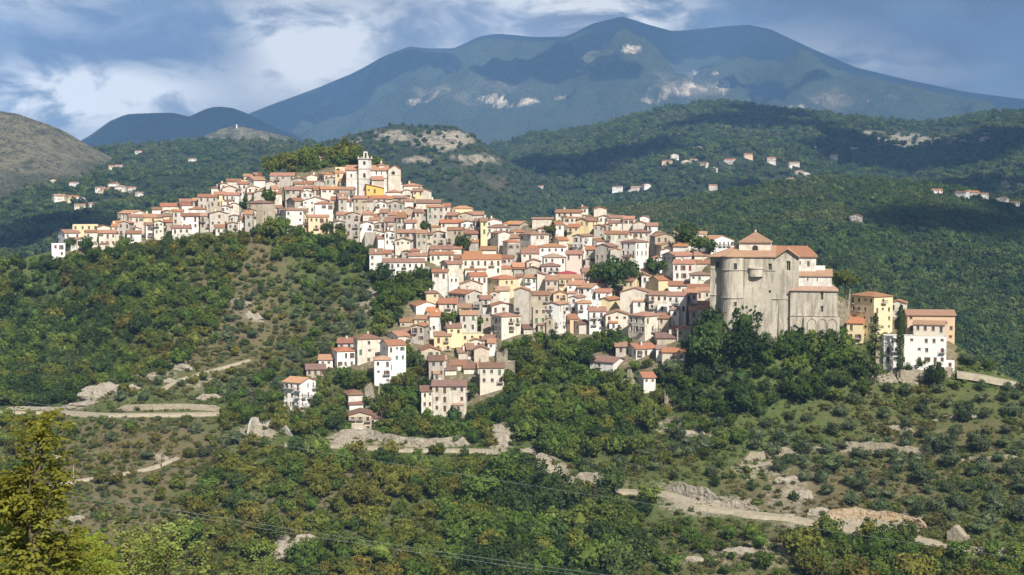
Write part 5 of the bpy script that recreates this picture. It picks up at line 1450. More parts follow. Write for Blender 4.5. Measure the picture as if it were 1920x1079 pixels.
# --- where trees stand : zones of the hillside (outlines in photo pixels), kinds, crown radius range (m), spacing
ZONES = [
 ('on the terraces under the fortress church', [(1640,700),(1930,728),(1960,1010),(1790,1010),(1600,960),(1480,900),(1380,850),(1430,800),(1530,770),(1620,740)], [('olive', .82), ('bush', .18)], 1.9, 3.7, 1.0, 320),
 ('on the dry slope above the dirt road', [(1240,880),(1380,850),(1480,900),(1600,960),(1760,990),(1560,980),(1420,955),(1300,935),(1250,915)], [('bush', .7), ('olive', .2), ('oak', .1)], 1.0, 2.4, 1.5, 90),
 ('among pale rocks below the dirt road', [(1250,960),(1480,985),(1500,1079),(1560,1150),(1200,1150),(1210,1000)], [('bush', .6), ('broad', .4)], 1.1, 2.8, 1.15, 150),
 ('in the wood along the bottom right', [(1500,1000),(1600,1005),(1700,1015),(1780,1045),(1960,1045),(2000,1200),(1500,1200)], [('broad', .75), ('autumn', .25)], 2.4, 5.0, .70, 230),
 ('in the dark wood under the fortress church', [(1280,640),(1330,600),(1400,632),(1500,640),(1600,655),(1645,690),(1620,740),(1530,770),(1430,800),(1300,780),(1240,740),(1240,690)], [('oak', .55), ('broad', .35), ('olive', .1)], 2.4, 4.6, .68, 330),
 ('in the ravine wood below mid-town', [(930,640),(1010,645),(1100,640),(1180,648),(1110,690),(1180,715),(1240,740),(1250,790),(1180,860),(1060,870),(980,840),(960,770),(945,720),(965,690)], [('broad', .72), ('oak', .18), ('autumn', .1)], 2.3, 4.0, .70, 420),
 ('on the bushy slope right of the ravine', [(1250,790),(1300,780),(1430,800),(1380,850),(1240,880),(1160,900),(1080,900),(1060,870),(1180,860)], [('olive', .35), ('broad', .4), ('bush', .25)], 1.6, 3.2, .85, 200),
 ('in the oak wood at bottom centre', [(930,870),(1030,905),(1060,930),(1240,930),(1220,1000),(1200,1200),(840,1200),(860,1000)], [('oak', .55), ('broad', .35), ('autumn', .1)], 2.8, 6.0, .66, 330),
 ('in the turning scrub at bottom left of centre', [(470,830),(620,840),(960,850),(1000,880),(930,870),(860,1000),(840,1200),(380,1200),(330,960),(420,880)], [('autumn', .52), ('broad', .30), ('oak', .06), ('bush', .12)], 1.6, 4.2, .78, 560),
 ('on the dry slope at lower left', [(80,790),(430,782),(470,830),(420,880),(330,960),(380,1200),(60,1200),(90,900)], [('bush', .6), ('olive', .15), ('autumn', .25)], 1.0, 2.6, 1.0, 460),
 ('in the thicket at the left edge', [(-300,780),(80,790),(90,900),(60,1200),(-300,1200)], [('broad', .6), ('autumn', .4)], 2.0, 3.6, .75, 200),
 ('in the dark wood on the left slope', [(-300,580),(0,498),(95,490),(150,478),(330,460),(300,560),(260,640),(180,720),(130,762),(-300,766)], [('oak', .45), ('broad', .42), ('autumn', .13)], 2.4, 4.4, .68, 720),
 ('on the green slope under the left arm of town', [(330,460),(470,442),(430,560),(400,650),(330,690),(260,720),(180,740),(260,640),(300,560)], [('broad', .55), ('bush', .25), ('autumn', .2)], 1.6, 3.4, .70, 420),
 ('among scrub and rocks in the middle of the left slope', [(430,470),(480,440),(530,520),(540,640),(480,690),(380,740),(200,770),(260,720),(330,690),(400,650)], [('bush', .6), ('olive', .25), ('autumn', .15)], 1.2, 2.9, .95, 420),
 ('under the upper left houses', [(470,436),(520,418),(640,440),(700,480),(690,520),(640,500),(540,480),(520,500)], [('broad', .6), ('oak', .25), ('autumn', .15)], 2.0, 3.4, .72, 200),
 ('on the olive slope left of the lower houses', [(530,500),(640,500),(690,520),(740,600),(640,640),(600,690),(560,760),(440,775),(380,740),(480,690),(540,640)], [('olive', .55), ('bush', .2), ('broad', .25)], 1.7, 3.1, .92, 430),
 ('in the green hollow left of mid-town', [(690,515),(815,535),(812,555),(765,572),(740,620),(715,640),(690,600)], [('broad', .8), ('oak', .2)], 2.0, 3.6, .70, 150),
 ('around the lowest houses', [(545,775),(600,690),(640,690),(700,715),(760,650),(790,700),(800,745),(870,790),(945,740),(960,790),(950,840),(640,826),(500,815),(440,780)], [('broad', .55), ('autumn', .3), ('oak', .15)], 1.9, 3.6, .76, 330),
 ('on the crest right of the white building', [(1800,655),(1860,690),(1960,732),(2060,770),(2060,800),(1940,745),(1850,712),(1800,700)], [('broad', .6), ('olive', .4)], 2.0, 3.6, .75, 60),
 ('between road and slope left of centre', [(430,776),(560,770),(500,815),(440,830),(420,800)], [('broad', .6), ('autumn', .4)], 1.6, 3.0, .8, 70),
]
class Grid:
    def __init__(s, c): s.c = c; s.d = {}
    def ok(s, x, y, r, f):
        i, j = int(x//s.c), int(y//s.c)
        for a in (i-1, i, i+1):
            for b in (j-1, j, j+1):
                for (u, v, q) in s.d.get((a, b), ()):
                    if (u-x)**2+(v-y)**2 < (f*(r+q))**2: return False
        return True
    def add(s, x, y, r): s.d.setdefault((int(x//s.c), int(y//s.c)), []).append((x, y, r))
grid = Grid(12.); hgrid = Grid(30.)
for (x, y, r) in FOOT: hgrid.add(x, y, r)
hgrid.add(c2.location.x+4, c2.location.y+9, 17.); 
TREES = []   # kind, loc, radius, zone, photo size, squash
rv = random.Random(21)
houses_px = [(h_['x'], h_['y'], h_['wd']*F/h_['o'].location.y*.48, h_['h']*F/h_['o'].location.y*.48, h_['o'].location.y) for h_ in HOUSES]
def blocks_house(px, py, r, Y):
    """would the crown stand in front of a facade seen in the photograph?"""
    top = py-r*1.7*F/Y
    for (hx, hy, hw_, hh, hY) in houses_px:
        if hY > Y and abs(px-hx) < hw_+r*F/Y*.5 and top < hy+hh*.7 and py > hy-hh: return True
    return False
def blocks_road(px, py, r, Y):
    for k in ('road_right', 'road_link', 'road_mid'):
        ln = ROADS[k][0]
        if ln[0][0]-5 < px < ln[-1][0]+5 and k != 'road_link':
            ry = np.interp(px, [q[0] for q in ln], [q[1] for q in ln])
            if py > ry and py-1.75*r*F/Y < ry+3 and (px*7.3) % 10 < 8.5: return True
    return False
for zi, (zn, poly, kinds, r0, r1, f_, cnt) in enumerate(ZONES):
    xs = [p[0] for p in poly]; ys = [p[1] for p in poly]; n_try = cnt*9; qx = np.array([rv.uniform(min(xs), max(xs)) for _ in range(n_try)]); qy = np.array([rv.uniform(min(ys), max(ys)) for _ in range(n_try)])
    okm = inpoly(qx, qy, poly) & (qy > ridge_y(qx)+3)
    for ln, wd in ROADS.values(): okm &= ~((polydist(qx, qy, ln) < 9))
    okm &= (rockmask(qx, qy) < .8)
    qx, qy = qx[okm], qy[okm]
    if not len(qx): continue
    P = surf(qx, qy); got = 0
    for i in range(len(qx)):
        if got >= cnt: break
        u = rv.random(); acc = 0
        for k, pr in kinds:
            acc += pr
            if u <= acc: break
        r = r0+(r1-r0)*rv.random()**1.4
        if k == 'bush': r *= .75
        x, y, z = P[i]
        if not grid.ok(x, y, r, f_) or not hgrid.ok(x, y, r*.4, .75): continue
        if blocks_house(qx[i], qy[i], r, y) or blocks_road(qx[i], qy[i], r, y): continue
        grid.add(x, y, r); TREES.append((k, Vector((x, y, z-.15*r)), r, zn, r/y)); got += 1
# trees one can pick out between the houses
for (px, py, wpx, k, zn) in [(1150,545,66,'oak','in the walled garden left of the fortress church'),(1180,534,50,'oak','in the walled garden left of the fortress church'),(1122,530,34,'broad','in the walled garden left of the fortress church'),(868,472,32,'oak','standing alone between mid-town houses'),(505,388,32,'broad','between houses on the left arm'),(462,398,26,'oak','between houses on the left arm'),
   (796,434,20,'oak','in the rows under the bell-tower church'),(1225,516,36,'oak','beside the tall stone houses left of the fortress church'),(1250,512,34,'broad','beside the tall stone houses left of the fortress church'),(1284,466,46,'oak','in front of the hotel wing'),(1312,474,36,'broad','in front of the hotel wing'),(1332,478,30,'oak','in front of the hotel wing'),
   (833,608,28,'broad','in the garden of the lower mid-town rows'),(850,612,30,'broad','in the garden of the lower mid-town rows'),(872,612,36,'autumn','in the garden of the lower mid-town rows'),(892,618,26,'broad','in the garden of the lower mid-town rows'),(1030,440,22,'broad','on the bank under the central hilltop'),(1045,432,22,'broad','on the bank under the central hilltop'),
   (690,672,30,'oak','between the white houses at lower left'),(768,690,30,'broad','beside the tall grey house with an arch'),(762,668,24,'autumn','beside the tall grey house with an arch'),(740,790,56,'autumn','beside the big cream house, lowest row'),(760,770,50,'broad','beside the big cream house, lowest row'),(880,750,34,'broad','right of the big cream house'),(640,760,26,'broad','left of the stacked small houses'),
   (1190,696,24,'broad','in front of the orange-roofed houses below mid-town'),(1214,690,20,'broad','in front of the orange-roofed houses below mid-town'),(1265,705,44,'olive','beside the small white house below the oaks'),(1470,642,30,'broad','at the foot of the fortress church'),(1520,640,40,'broad','at the foot of the fortress church'),(1545,636,36,'autumn','at the foot of the fortress church'),(1575,640,34,'broad','at the foot of the fortress church'),
   (1490,672,52,'oak','on the bank under the fortress church'),(1522,674,56,'broad','on the bank under the fortress church'),(1556,672,52,'oak','on the bank under the fortress church'),(1584,668,40,'broad','on the bank under the fortress church'),(1496,656,50,'oak','under the blind arches of the fortress church'),(1530,653,50,'broad','under the blind arches of the fortress church'),(1556,652,44,'broad','under the blind arches of the fortress church'),(1480,668,48,'broad','under the blind arches of the fortress church'),(1512,664,42,'oak','under the blind arches of the fortress church'),(1542,662,46,'broad','under the blind arches of the fortress church'),(1568,660,38,'autumn','under the blind arches of the fortress church'),(1345,612,40,'oak','at the left foot of the fortress church'),(1390,640,70,'oak','at the left foot of the fortress church'),(1350,660,90,'oak','at the left foot of the fortress church'),(1320,690,80,'oak','at the left foot of the fortress church'),(1400,690,80,'oak','at the left foot of the fortress church'),
   (1725,694,32,'broad','in front of the white building at right'),(1705,700,26,'oak','in front of the white building at right'),(1752,724,46,'oak','below the white building at right'),(1660,640,20,'broad','beside the yellow house'),(130,470,26,'oak','by the cream houses of the left spur'),(165,472,30,'oak','by the cream houses of the left spur'),(235,468,26,'broad','under the grey house of the left spur'),(320,452,22,'oak','under the left spur houses'),
   (505,452,46,'broad','under the hip-roofed tan house'),(530,448,40,'broad','under the hip-roofed tan house'),(560,452,30,'broad','under the house with arches'),(640,448,30,'broad','beside the peach house with balconies'),(700,530,26,'oak','by the long white balconied house'),(720,534,40,'oak','by the long white balconied house'),(760,540,40,'broad','by the long white balconied house'),(790,536,36,'broad','by the long white balconied house')]:
    D = float(depth(px, py)[0]); p = ground(px, py); p = pix(px, py, p.y); TREES.append((k, p+Vector((0,0,-.3)), wpx/2*D/F, zn, 1.0))
for (px, py, wpx) in [(505,326,36),(522,322,38),(540,320,36),(556,318,40),(575,314,44),(596,312,44),(612,318,30),(622,311,48),(642,309,46),(660,310,44),(676,314,34),(640,318,34),(708,318,28),(720,322,22),(768,352,16),(600,322,30),(662,320,30),(548,326,26),(580,324,30),(600,333,30),(620,331,30),(645,330,26),(570,332,26),(632,338,20),(588,340,20)]:
    k = rv.choice(['broad', 'broad', 'oak', 'autumn']); p = pix(px, py, float(depth(px, max(py, ridge_y(px)))[0])+rv.uniform(6, 22))
    TREES.append((k, p+Vector((0,0,-.8)), wpx/2*p.y/F, 'on the hilltop behind the bell tower', 1.0))
NAMES = {'broad': ('broadleaf_tree', 'rounded green broadleaf tree', 'tree'), 'oak': ('evergreen_oak', 'dense dark evergreen oak', 'tree'), 'olive': ('olive_tree', 'round grey-green olive tree', 'tree'), 'autumn': ('turning_tree', 'olive-yellow tree turning to autumn colour', 'tree'), 'bush': ('shrub', 'low rounded scrub bush', 'shrub')}
rest = {}; ZL = {}
for k in KIND:
    lst = sorted([t for t in TREES if t[0] == k], key=lambda t: -t[4])
    nm, lb, cat = NAMES[k]
    for i, (kk, p, r, zn, _) in enumerate(lst):
        if i >= 290: rest.setdefault(k, []).append((p, r)); continue
        e = obj(nm, None, None, p, (rv.uniform(-.06,.06), rv.uniform(-.06,.06), rv.uniform(0, 6.28)), (r*rv.uniform(.92,1.08), r*rv.uniform(.92,1.08), r*rv.uniform(.85,1.12))); v = rv.randrange(NV)
        obj('crown', CROWN[k, v], e); obj('trunk', TRUNK[k, v], e)
        tag(e, f'{lb} {zn}', cat, f'{nm.replace("_", " ")}s {zn}'); ZL.setdefault((k, zn), []).append(e)
for (k, zn), lst in ZL.items():
    if 1 < len(lst) <= 20 and len((NAMES[k][1]+' '+zn).split()) <= 13:
        lst.sort(key=lambda e: proj(e.location)[0])
        for i, e in enumerate(lst): e['label'] = e['label']+f', {ORD[i] if i else "first "}from left'
print('trees', len(TREES), {k: len(v) for k, v in rest.items()})

# --- masses nobody could count: one object each, leaf clumps or trees set on points
def gn_group():
    g_ = bpy.data.node_groups.new('scatter', 'GeometryNodeTree')
    g_.interface.new_socket('Geometry', in_out='INPUT', socket_type='NodeSocketGeometry'); g_.interface.new_socket('Plants', in_out='INPUT', socket_type='NodeSocketCollection'); g_.interface.new_socket('Geometry', in_out='OUTPUT', socket_type='NodeSocketGeometry')
    n = g_.nodes; l = g_.links; gi = n.new('NodeGroupInput'); go = n.new('NodeGroupOutput')
    ci = n.new('GeometryNodeCollectionInfo'); ci.inputs['Separate Children'].default_value = True; ci.inputs['Reset Children'].default_value = True
    ip = n.new('GeometryNodeInstanceOnPoints'); ip.inputs['Pick Instance'].default_value = True
    def attr(nm, ty):
        a = n.new('GeometryNodeInputNamedAttribute'); a.data_type = ty; a.inputs[0].default_value = nm
        return [o_ for o_ in a.outputs if o_.name == 'Attribute' and o_.enabled][0]
    l.new(gi.outputs[0], ip.inputs['Points']); l.new(gi.outputs[1], ci.inputs['Collection']); l.new(ci.outputs[0], ip.inputs['Instance'])
    l.new(attr('which', 'INT'), ip.inputs['Instance Index']); l.new(attr('turn', 'FLOAT_VECTOR'), ip.inputs['Rotation']); l.new(attr('size', 'FLOAT_VECTOR'), ip.inputs['Scale'])
    l.new(ip.outputs[0], go.inputs[0]); return g_
GN = gn_group()
def scatter(name, label, pts, radii, meshes, sq=(.85, 1.15)):
    n = len(pts)
    if not n: return
    me = bpy.data.meshes.new(name); me.vertices.add(n); me.vertices.foreach_set('co', np.asarray(pts, np.float32).ravel())
    r = np.asarray(radii, np.float32)
    a = me.attributes.new('which', 'INT', 'POINT'); a.data.foreach_set('value', rng.integers(0, len(meshes), n).astype(np.int32))
    a = me.attributes.new('turn', 'FLOAT_VECTOR', 'POINT'); t = np.zeros((n, 3), np.float32); t[:,2] = rng.uniform(0, 6.28, n); t[:,0] = rng.uniform(-.07,.07,n); a.data.foreach_set('vector', t.ravel())
    a = me.attributes.new('size', 'FLOAT_VECTOR', 'POINT'); s = np.stack([r*rng.uniform(.9,1.1,n), r*rng.uniform(.9,1.1,n), r*rng.uniform(sq[0],sq[1],n)], -1).astype(np.float32); a.data.foreach_set('vector', s.ravel())
    c = bpy.data.collections.new(name+'_plants')
    for m in meshes: c.objects.link(bpy.data.objects.new(m.name, m))
    o = obj(name, me); md = o.modifiers.new('scatter', 'NODES'); md.node_group = GN; md[GN.interface.items_tree[1].identifier if GN.interface.items_tree[1].in_out == 'INPUT' else 'Socket_1'] = c
    for it in GN.interface.items_tree:
        if it.item_type == 'SOCKET' and it.in_out == 'INPUT' and it.socket_type == 'NodeSocketCollection': md[it.identifier] = c
    return tag(o, label, kind='stuff')
for k, lst in rest.items():
    scatter({'broad': 'woodland', 'oak': 'dark_woodland', 'olive': 'olive_grove', 'autumn': 'turning_woodland', 'bush': 'scrub'}[k], f'further {NAMES[k][1]}s massed on the hillside', [tuple(p) for p, r in lst], [r for p, r in lst], [WHOLE[k, v] for v in range(NV)])
# undergrowth over the whole slope
n = 78000; qx = rng.uniform(-120, 2040, n); qy = rng.uniform(330, 1160, n)
ok = (qy > ridge_y(qx)+4) & ~inpoly(qx, qy, TOWN) & (rng.random(n) > rockmask(qx, qy)*.78) & (rng.random(n) > .45*drymask(qx, qy))
for ln, wd in ROADS.values(): ok &= polydist(qx, qy, ln) > (2.5 if wd < 2 else 6)*(.6+.8*rng.random(n))
qx, qy = qx[ok], qy[ok]; P = surf(qx, qy); P[:,2] -= .12
cl = fbm(P*np.array([1,1,0])/14., 3, 77); keep = rng.random(len(P)) < np.clip(.55+1.1*cl, .12, 1); P = P[keep]
dry = drymask(qx[keep], qy[keep]) > rng.random(len(P))*1.1
M_LEAF['dry'] = leaf_mat('dry_scrub', ((.135, .112, .055), (.115, .105, .048), (.10, .108, .040)), (.15, .10, .05), .6)
M_LEAF['low'] = leaf_mat('green_undergrowth', ((.078, .110, .028), (.105, .130, .034), (.095, .118, .036)), (.125, .105, .035), .6)
LOWM, DRYM = [], []
for v in range(3):
    cv, cf = crown_geo(1300+v, 8, 14, (1, 1, .6), .25, .17, core=.6, csz=(.3, .45)); LOWM.append(new_mesh('low_bush', cv, cf, [M_LEAF['low']])); DRYM.append(new_mesh('dry_tuft', cv, cf, [M_LEAF['dry']]))
scatter('undergrowth', 'green undergrowth and brambles covering the slopes', P[~dry], rng.uniform(.4, 1.0, (~dry).sum())**1.0*(1+.6*(rng.random((~dry).sum()) > .8)), LOWM)
scatter('dry_scrub', 'brown dry grass tufts and scrub on the bare slopes', P[dry], rng.uniform(.35, .85, dry.sum())*(1+.7*(rng.random(dry.sum()) > .85)), DRYM)
# creepers and weeds between the houses
n = 2600; qx = rng.uniform(200, 1330, n); qy = rng.uniform(330, 640, n); ok = inpoly(qx, qy, TOWN) & (qy > ridge_y(qx)+6); ok &= rng.random(n) < .30; P = surf(qx[ok], qy[ok]); P[:,2] -= 4.0
# far woodland
fp, fr = [], []
for lay, cnt, r0, r1, prm in ((LN, 20000, 2.8, 5.4, .62), (LV, 15000, 3.4, 6.4, .45), (LR, 5500, 3.0, 5.5, .7), (LH, 17000, 4.5, 8.5, .5)):
    G = lay.G; nr_, nc_ = G.shape[:2]; t = rng.random(cnt*2)**.9*(nr_-1.01); j = rng.random(cnt*2)*(nc_-1.01)
    ti, ji = t.astype(int), j.astype(int); ft, fj = (t-ti)[:,None], (j-ji)[:,None]
    Q = G[ti,ji]*(1-ft)*(1-fj)+G[ti+1,ji]*ft*(1-fj)+G[ti,ji+1]*(1-ft)*fj+G[ti+1,ji+1]*ft*fj
    fw = Q[:,1]*cp-Q[:,2]*sp; ux = CX+F*Q[:,0]/fw; uy = CY-F*(Q[:,1]*sp+Q[:,2]*cp)/fw
    me_ = lay.o.data; ca = np.empty(len(me_.vertices)*4, np.float32); me_.color_attributes['cover'].data.foreach_get('color', ca); ca = ca.reshape(-1,4)[:nr_*nc_].reshape(nr_, nc_, 4)
    bare = np.maximum(ca[ti,ji,0], ca[ti,ji,1]*.8); nz = fbm(Q*np.array([1,1,0])/140., 4, 91)
    ok = (ux > -60) & (ux < 1990) & (uy < 760) & (rng.random(len(Q)) > bare*1.1) & (nz > -prm)
    Q = Q[ok][:cnt]; keep = np.array([hgrid.ok(q[0], q[1], 2., .8) for q in Q]); Q = Q[keep]; Q[:,2] -= .8
    fp.append(Q); fr.append(rng.uniform(0, 1, len(Q))**1.3*(r1-r0)+r0)
scatter('far_woodland', 'continuous woodland covering the hills behind the town', np.concatenate(fp), np.concatenate(fr), FARM)

# --- special trees by the buildings on the right
def conifer(px, py, wpx, hpx, label):
    D = float(depth(px, py)[0]); m = D/F; H = hpx*m; Rr = wpx/2*m; r = np.random.default_rng(5); V, Fc = [], []
    for i in range(1500):
        t = r.random()**.8; z = .06*H+t*.94*H; rad = Rr*(1-t)**.75*(.72+.28*math.sin(t*42)); a = r.random()*6.283; q = rad*r.uniform(.35, 1.05)
        p = np.array([math.cos(a)*q, math.sin(a)*q, z-.18*q]); d = np.array([math.cos(a), math.sin(a), -.35]); s = np.array([-math.sin(a), math.cos(a), r.uniform(-.4,.4)]); l = r.uniform(.35,.75); k = len(V)
        V += [tuple(p-d*l), tuple(p+s*l*.4), tuple(p+d*l), tuple(p-s*l*.4)]; Fc.append((k,k+1,k+2,k+3))
    e = obj('conifer', None, None, pix(px, py, D-3)); obj('crown', new_mesh('crown', V, Fc, [M_LEAF['oak']]), e); TV, TF = [], []; tube(TV, TF, [(0,0,-2),(0,0,H*.5),(0,0,H*.96)], [.35,.22,.03]); obj('trunk', new_mesh('trunk', TV, TF, [M_BARK]), e)
    tag(e, label, 'tree')
conifer(1640, 705, 72, 118, 'tall dark pyramid-shaped conifer in front of the yellow house')
D = 440.; m = D/F; V, Fc = [], []; r = np.random.default_rng(8); H = 128*m
for i in range(1700):
    t = r.random(); z = .03*H+t*.97*H; rad = 7.5*m*min(1, (1-t)*7)*(.8+.2*min(1, t*6)); a = r.random()*6.283; q = rad*r.uniform(.6, 1.08); p = np.array([math.cos(a)*q, math.sin(a)*q, z]); s = np.array([-math.sin(a), math.cos(a), 0]); k = len(V); l = r.uniform(.2,.42); u = np.array([math.cos(a)*.25, math.sin(a)*.25, 1])
    V += [tuple(p-u*l), tuple(p+s*l*.5), tuple(p+u*l), tuple(p-s*l*.5)]; Fc.append((k,k+1,k+2,k+3))
e = obj('cypress', None, None, pix(1687, 697, D)); obj('crown', new_mesh('crown', V, Fc, [M_LEAF['oak']]), e); TV, TF = [], []; tube(TV, TF, [(0,0,-2),(0,0,H*.5),(0,0,H*.95)], [.3,.25,.05]); obj('trunk', new_mesh('trunk', TV, TF, [M_BARK]), e); tag(e, 'slender columnar cypress in front of the white building', 'tree')
p = pix(1585, 560, 492.); cv, cf = crown_geo(71, 34, 34, (1, 1, .36), 1.1, .085, core=.55, csz=(.2,.34)); e = obj('umbrella_pine', None, None, p, None, (5.2, 5.2, 6.2)); obj('crown', new_mesh('crown', cv, cf, [M_LEAF['broad']]), e); tv, tf = trunk_geo(9, 1.0, .07); obj('trunk', new_mesh('trunk', tv, tf, [M_BARK]), e); tag(e, 'flat-topped umbrella pine behind the fortress church', 'tree')

# --- leafy young trees close to the camera, bottom left
M_NEARL = leaf_mat('yellowing_compound_leaves', ((.185, .215, .032), (.135, .185, .034), (.235, .225, .034)), (.29, .19, .03), .3, .4, 1.5, .35, 1.6)
M_NEARG = leaf_mat('pale_green_leaves', ((.20, .235, .065), (.15, .20, .048), (.24, .25, .09)), (.22, .19, .05), .3, .4, 1.5, .5, 1.5)
def near_tree(name, D, env, n, mat, label, leaf=.15, pairs=5, seed=1, stems=1, droop=.5):
    """env: (photo y, centre x, half width px) rows from the top down"""
    r = random.Random(seed); ys = [e_[0] for e_ in env]; V, Fc, TV, TF = [], [], [], []; m = D/F
    cxs = [e_[1] for e_ in env]; hw_ = [e_[2] for e_ in env]; O = pix(cxs[-1], ys[-1], D)
    stem = [pix(c, y, D)-O for y, c in zip(ys, cxs)]; stem = stem[::-1]; zg = -3.5
    tube(TV, TF, [stem[0]+Vector((0,0,zg))]+stem, [.09]+[max(.012, .075*(1-i/len(stem))) for i in range(len(stem))], 6)
    clumps = []
    for i in range(max(9, n//11)):
        t = r.random()**.75; y = ys[0]+(ys[-1]-ys[0])*t; c = np.interp(y, ys, cxs); h = np.interp(y, ys, hw_)
        clumps.append((c+r.uniform(-1, 1)*h*.85, y, r.uniform(-1, 1)*h*m*.8))
    for i in range(n):
        c, y, dy = r.choice(clumps); x = c+r.gauss(0, 11); y = y+r.gauss(0, 10); dy += r.gauss(0, .14)
        p = pix(x, y, D)-O+Vector((0, dy, 0)); a = r.uniform(0, 6.28); d = Vector((math.cos(a), math.sin(a), r.uniform(-.9, .9))).normalized(); Ln = leaf*r.uniform(2.6, 4.2)
        side = d.cross(Vector((0,0,1))).normalized(); q = p
        for j in range(pairs):
            q = q+d*(Ln/pairs); d = (d+Vector((0,0,-droop/pairs))).normalized(); s = leaf*r.uniform(.75, 1.2)*(1-.35*abs(j/pairs-.5))
            for sg in (-1, 1):
                o_ = (side*sg*.9+d*.45+Vector((0,0,-.45*droop+r.uniform(-.35,.35)))).normalized(); wv = o_.cross(Vector((r.uniform(-1,1), r.uniform(-1.3,.2), .7))).normalized()*s*.24; k = len(V)
                V += [tuple(q), tuple(q+o_*s*.45+wv), tuple(q+o_*s), tuple(q+o_*s*.45-wv)]; Fc.append((k, k+1, k+2, k+3))
    for (c, y, dy) in clumps:
        p = pix(c, y, D)-O+Vector((0, dy, 0)); yb_ = min(y+r.uniform(40, 90), ys[-1]); b = pix(np.interp(yb_, ys, cxs), yb_, D)-O
        tube(TV, TF, [b, (b*.5+p*.5)+Vector((r.uniform(-.1,.1), 0, -.12)), p], [.022, .014, .006], 4)
    e = obj(name, None, None, O); obj('crown', new_mesh('crown', V, Fc, [mat]), e); obj('trunk', new_mesh('trunk', TV, TF, [M_BARK]), e); return tag(e, label, 'tree')
near_tree('young_tree', 31., [(768,84,6),(795,78,16),(830,72,30),(865,82,48),(905,60,56),(950,48,68),(1000,58,105),(1079,80,150),(1200,80,170)], 760, M_NEARL, 'yellow-green young tree with drooping compound leaves, tallest at the left edge', seed=3)
near_tree('young_tree', 33., [(900,8,40),(950,0,60),(1010,70,80),(1050,110,90),(1110,130,110),(1220,130,120)], 560, M_NEARL, 'lower yellow-orange leafy sapling in the bottom left corner', seed=4)
near_tree('young_tree', 38., [(1010,165,14),(1040,160,30),(1079,165,45),(1200,165,60)], 300, M_NEARL, 'small orange-tinged sapling right of the corner trees', seed=5)
near_tree('leafy_tree', 44., [(970,232,10),(990,228,26),(1020,235,34),(1079,250,50),(1200,260,70)], 480, M_NEARG, 'pale green leafy treetop at the bottom, left one of two', leaf=.13, pairs=3, seed=6, droop=.2)
near_tree('leafy_tree', 44., [(978,345,12),(992,335,32),(1020,318,55),(1050,312,66),(1079,315,70),(1200,310,80)], 850, M_NEARG, 'pale green leafy treetop at the bottom, broader right one of two', leaf=.13, pairs=3, seed=7, droop=.2)
near_tree('leafy_tree', 60., [(1040,500,10),(1060,490,34),(1090,480,60),(1200,480,90)], 220, M_NEARG, 'low pale green treetop beside the grey rock at the bottom', leaf=.15, pairs=3, seed=8, droop=.2)
TV, TF = [], []; O = pix(405, 1140, 70.); rr_ = random.Random(4)
def twig(p, d, l, rad, lev):
    q = p+d*l; tube(TV, TF, [p, (p+q)/2+Vector((rr_.uniform(-.04,.04)*l, 0, 0)), q], [rad, rad*.8, rad*.55], 5)
    if lev > 0:
        for i in range(3 if lev > 1 else 4): twig(q-d*l*rr_.uniform(0,.4), (d+Vector((rr_.uniform(-.8,.8), rr_.uniform(-.8,.8), rr_.uniform(-.1,.4)))).normalized(), l*rr_.uniform(.5,.75), rad*.5, lev-1)
twig(Vector((0,0,-2)), Vector((-.05,0,1)).normalized(), 2.1, .06, 4)
tag(obj('bare_tree', new_mesh('bare_tree', TV, TF, [flat_mat('pale_bark', (.33, .30, .25))]), None, O), 'leafless pale twiggy tree at the bottom between leafy treetops', 'tree')

# ------------------------------------------------------------------ rock outcrops
def rock(px, py, wpx, hpx, label, seed, mat=None):
    r = np.random.default_rng(seed); D = float(depth(px, py)[0]); m = D/F; V, Fc = [], []; nlat, nlon = 22, 40
    P = []
    for i in range(nlat+1):
        for j in range(nlon):
            th = math.pi*i/nlat; ph = 2*math.pi*j/nlon; P.append((math.sin(th)*math.cos(ph), math.sin(th)*math.sin(ph), math.cos(th)))
    P = np.array(P); off = seed*3.7
    d = 1+.30*fbm(P*1.6+off, 2, seed)+.22*np.abs(fbm(P*4.+off, 3, seed+1)); cell = np.round(vnoise(P*3.2+off, seed+5)*3)/3; d = d+.24*cell
    Q = P*d[:,None]*np.array([wpx*.68*m, max(wpx*.3*m, 1.5), hpx*.72*m])
    for i in range(nlat):
        for j in range(nlon): a = i*nlon+j; b = i*nlon+(j+1) % nlon; Fc.append((a, b, b+nlon, a+nlon))
    g0 = ground(px, py); return tag(obj('rock_outcrop', new_mesh('rock_outcrop', Q, Fc, [mat or M_ROCK]), None, g0+Vector((0, wpx*.14*m, -hpx*.30*m)), (R_(-24), r.uniform(-.2,.2), r.uniform(-.3,.3))), label, 'rock')
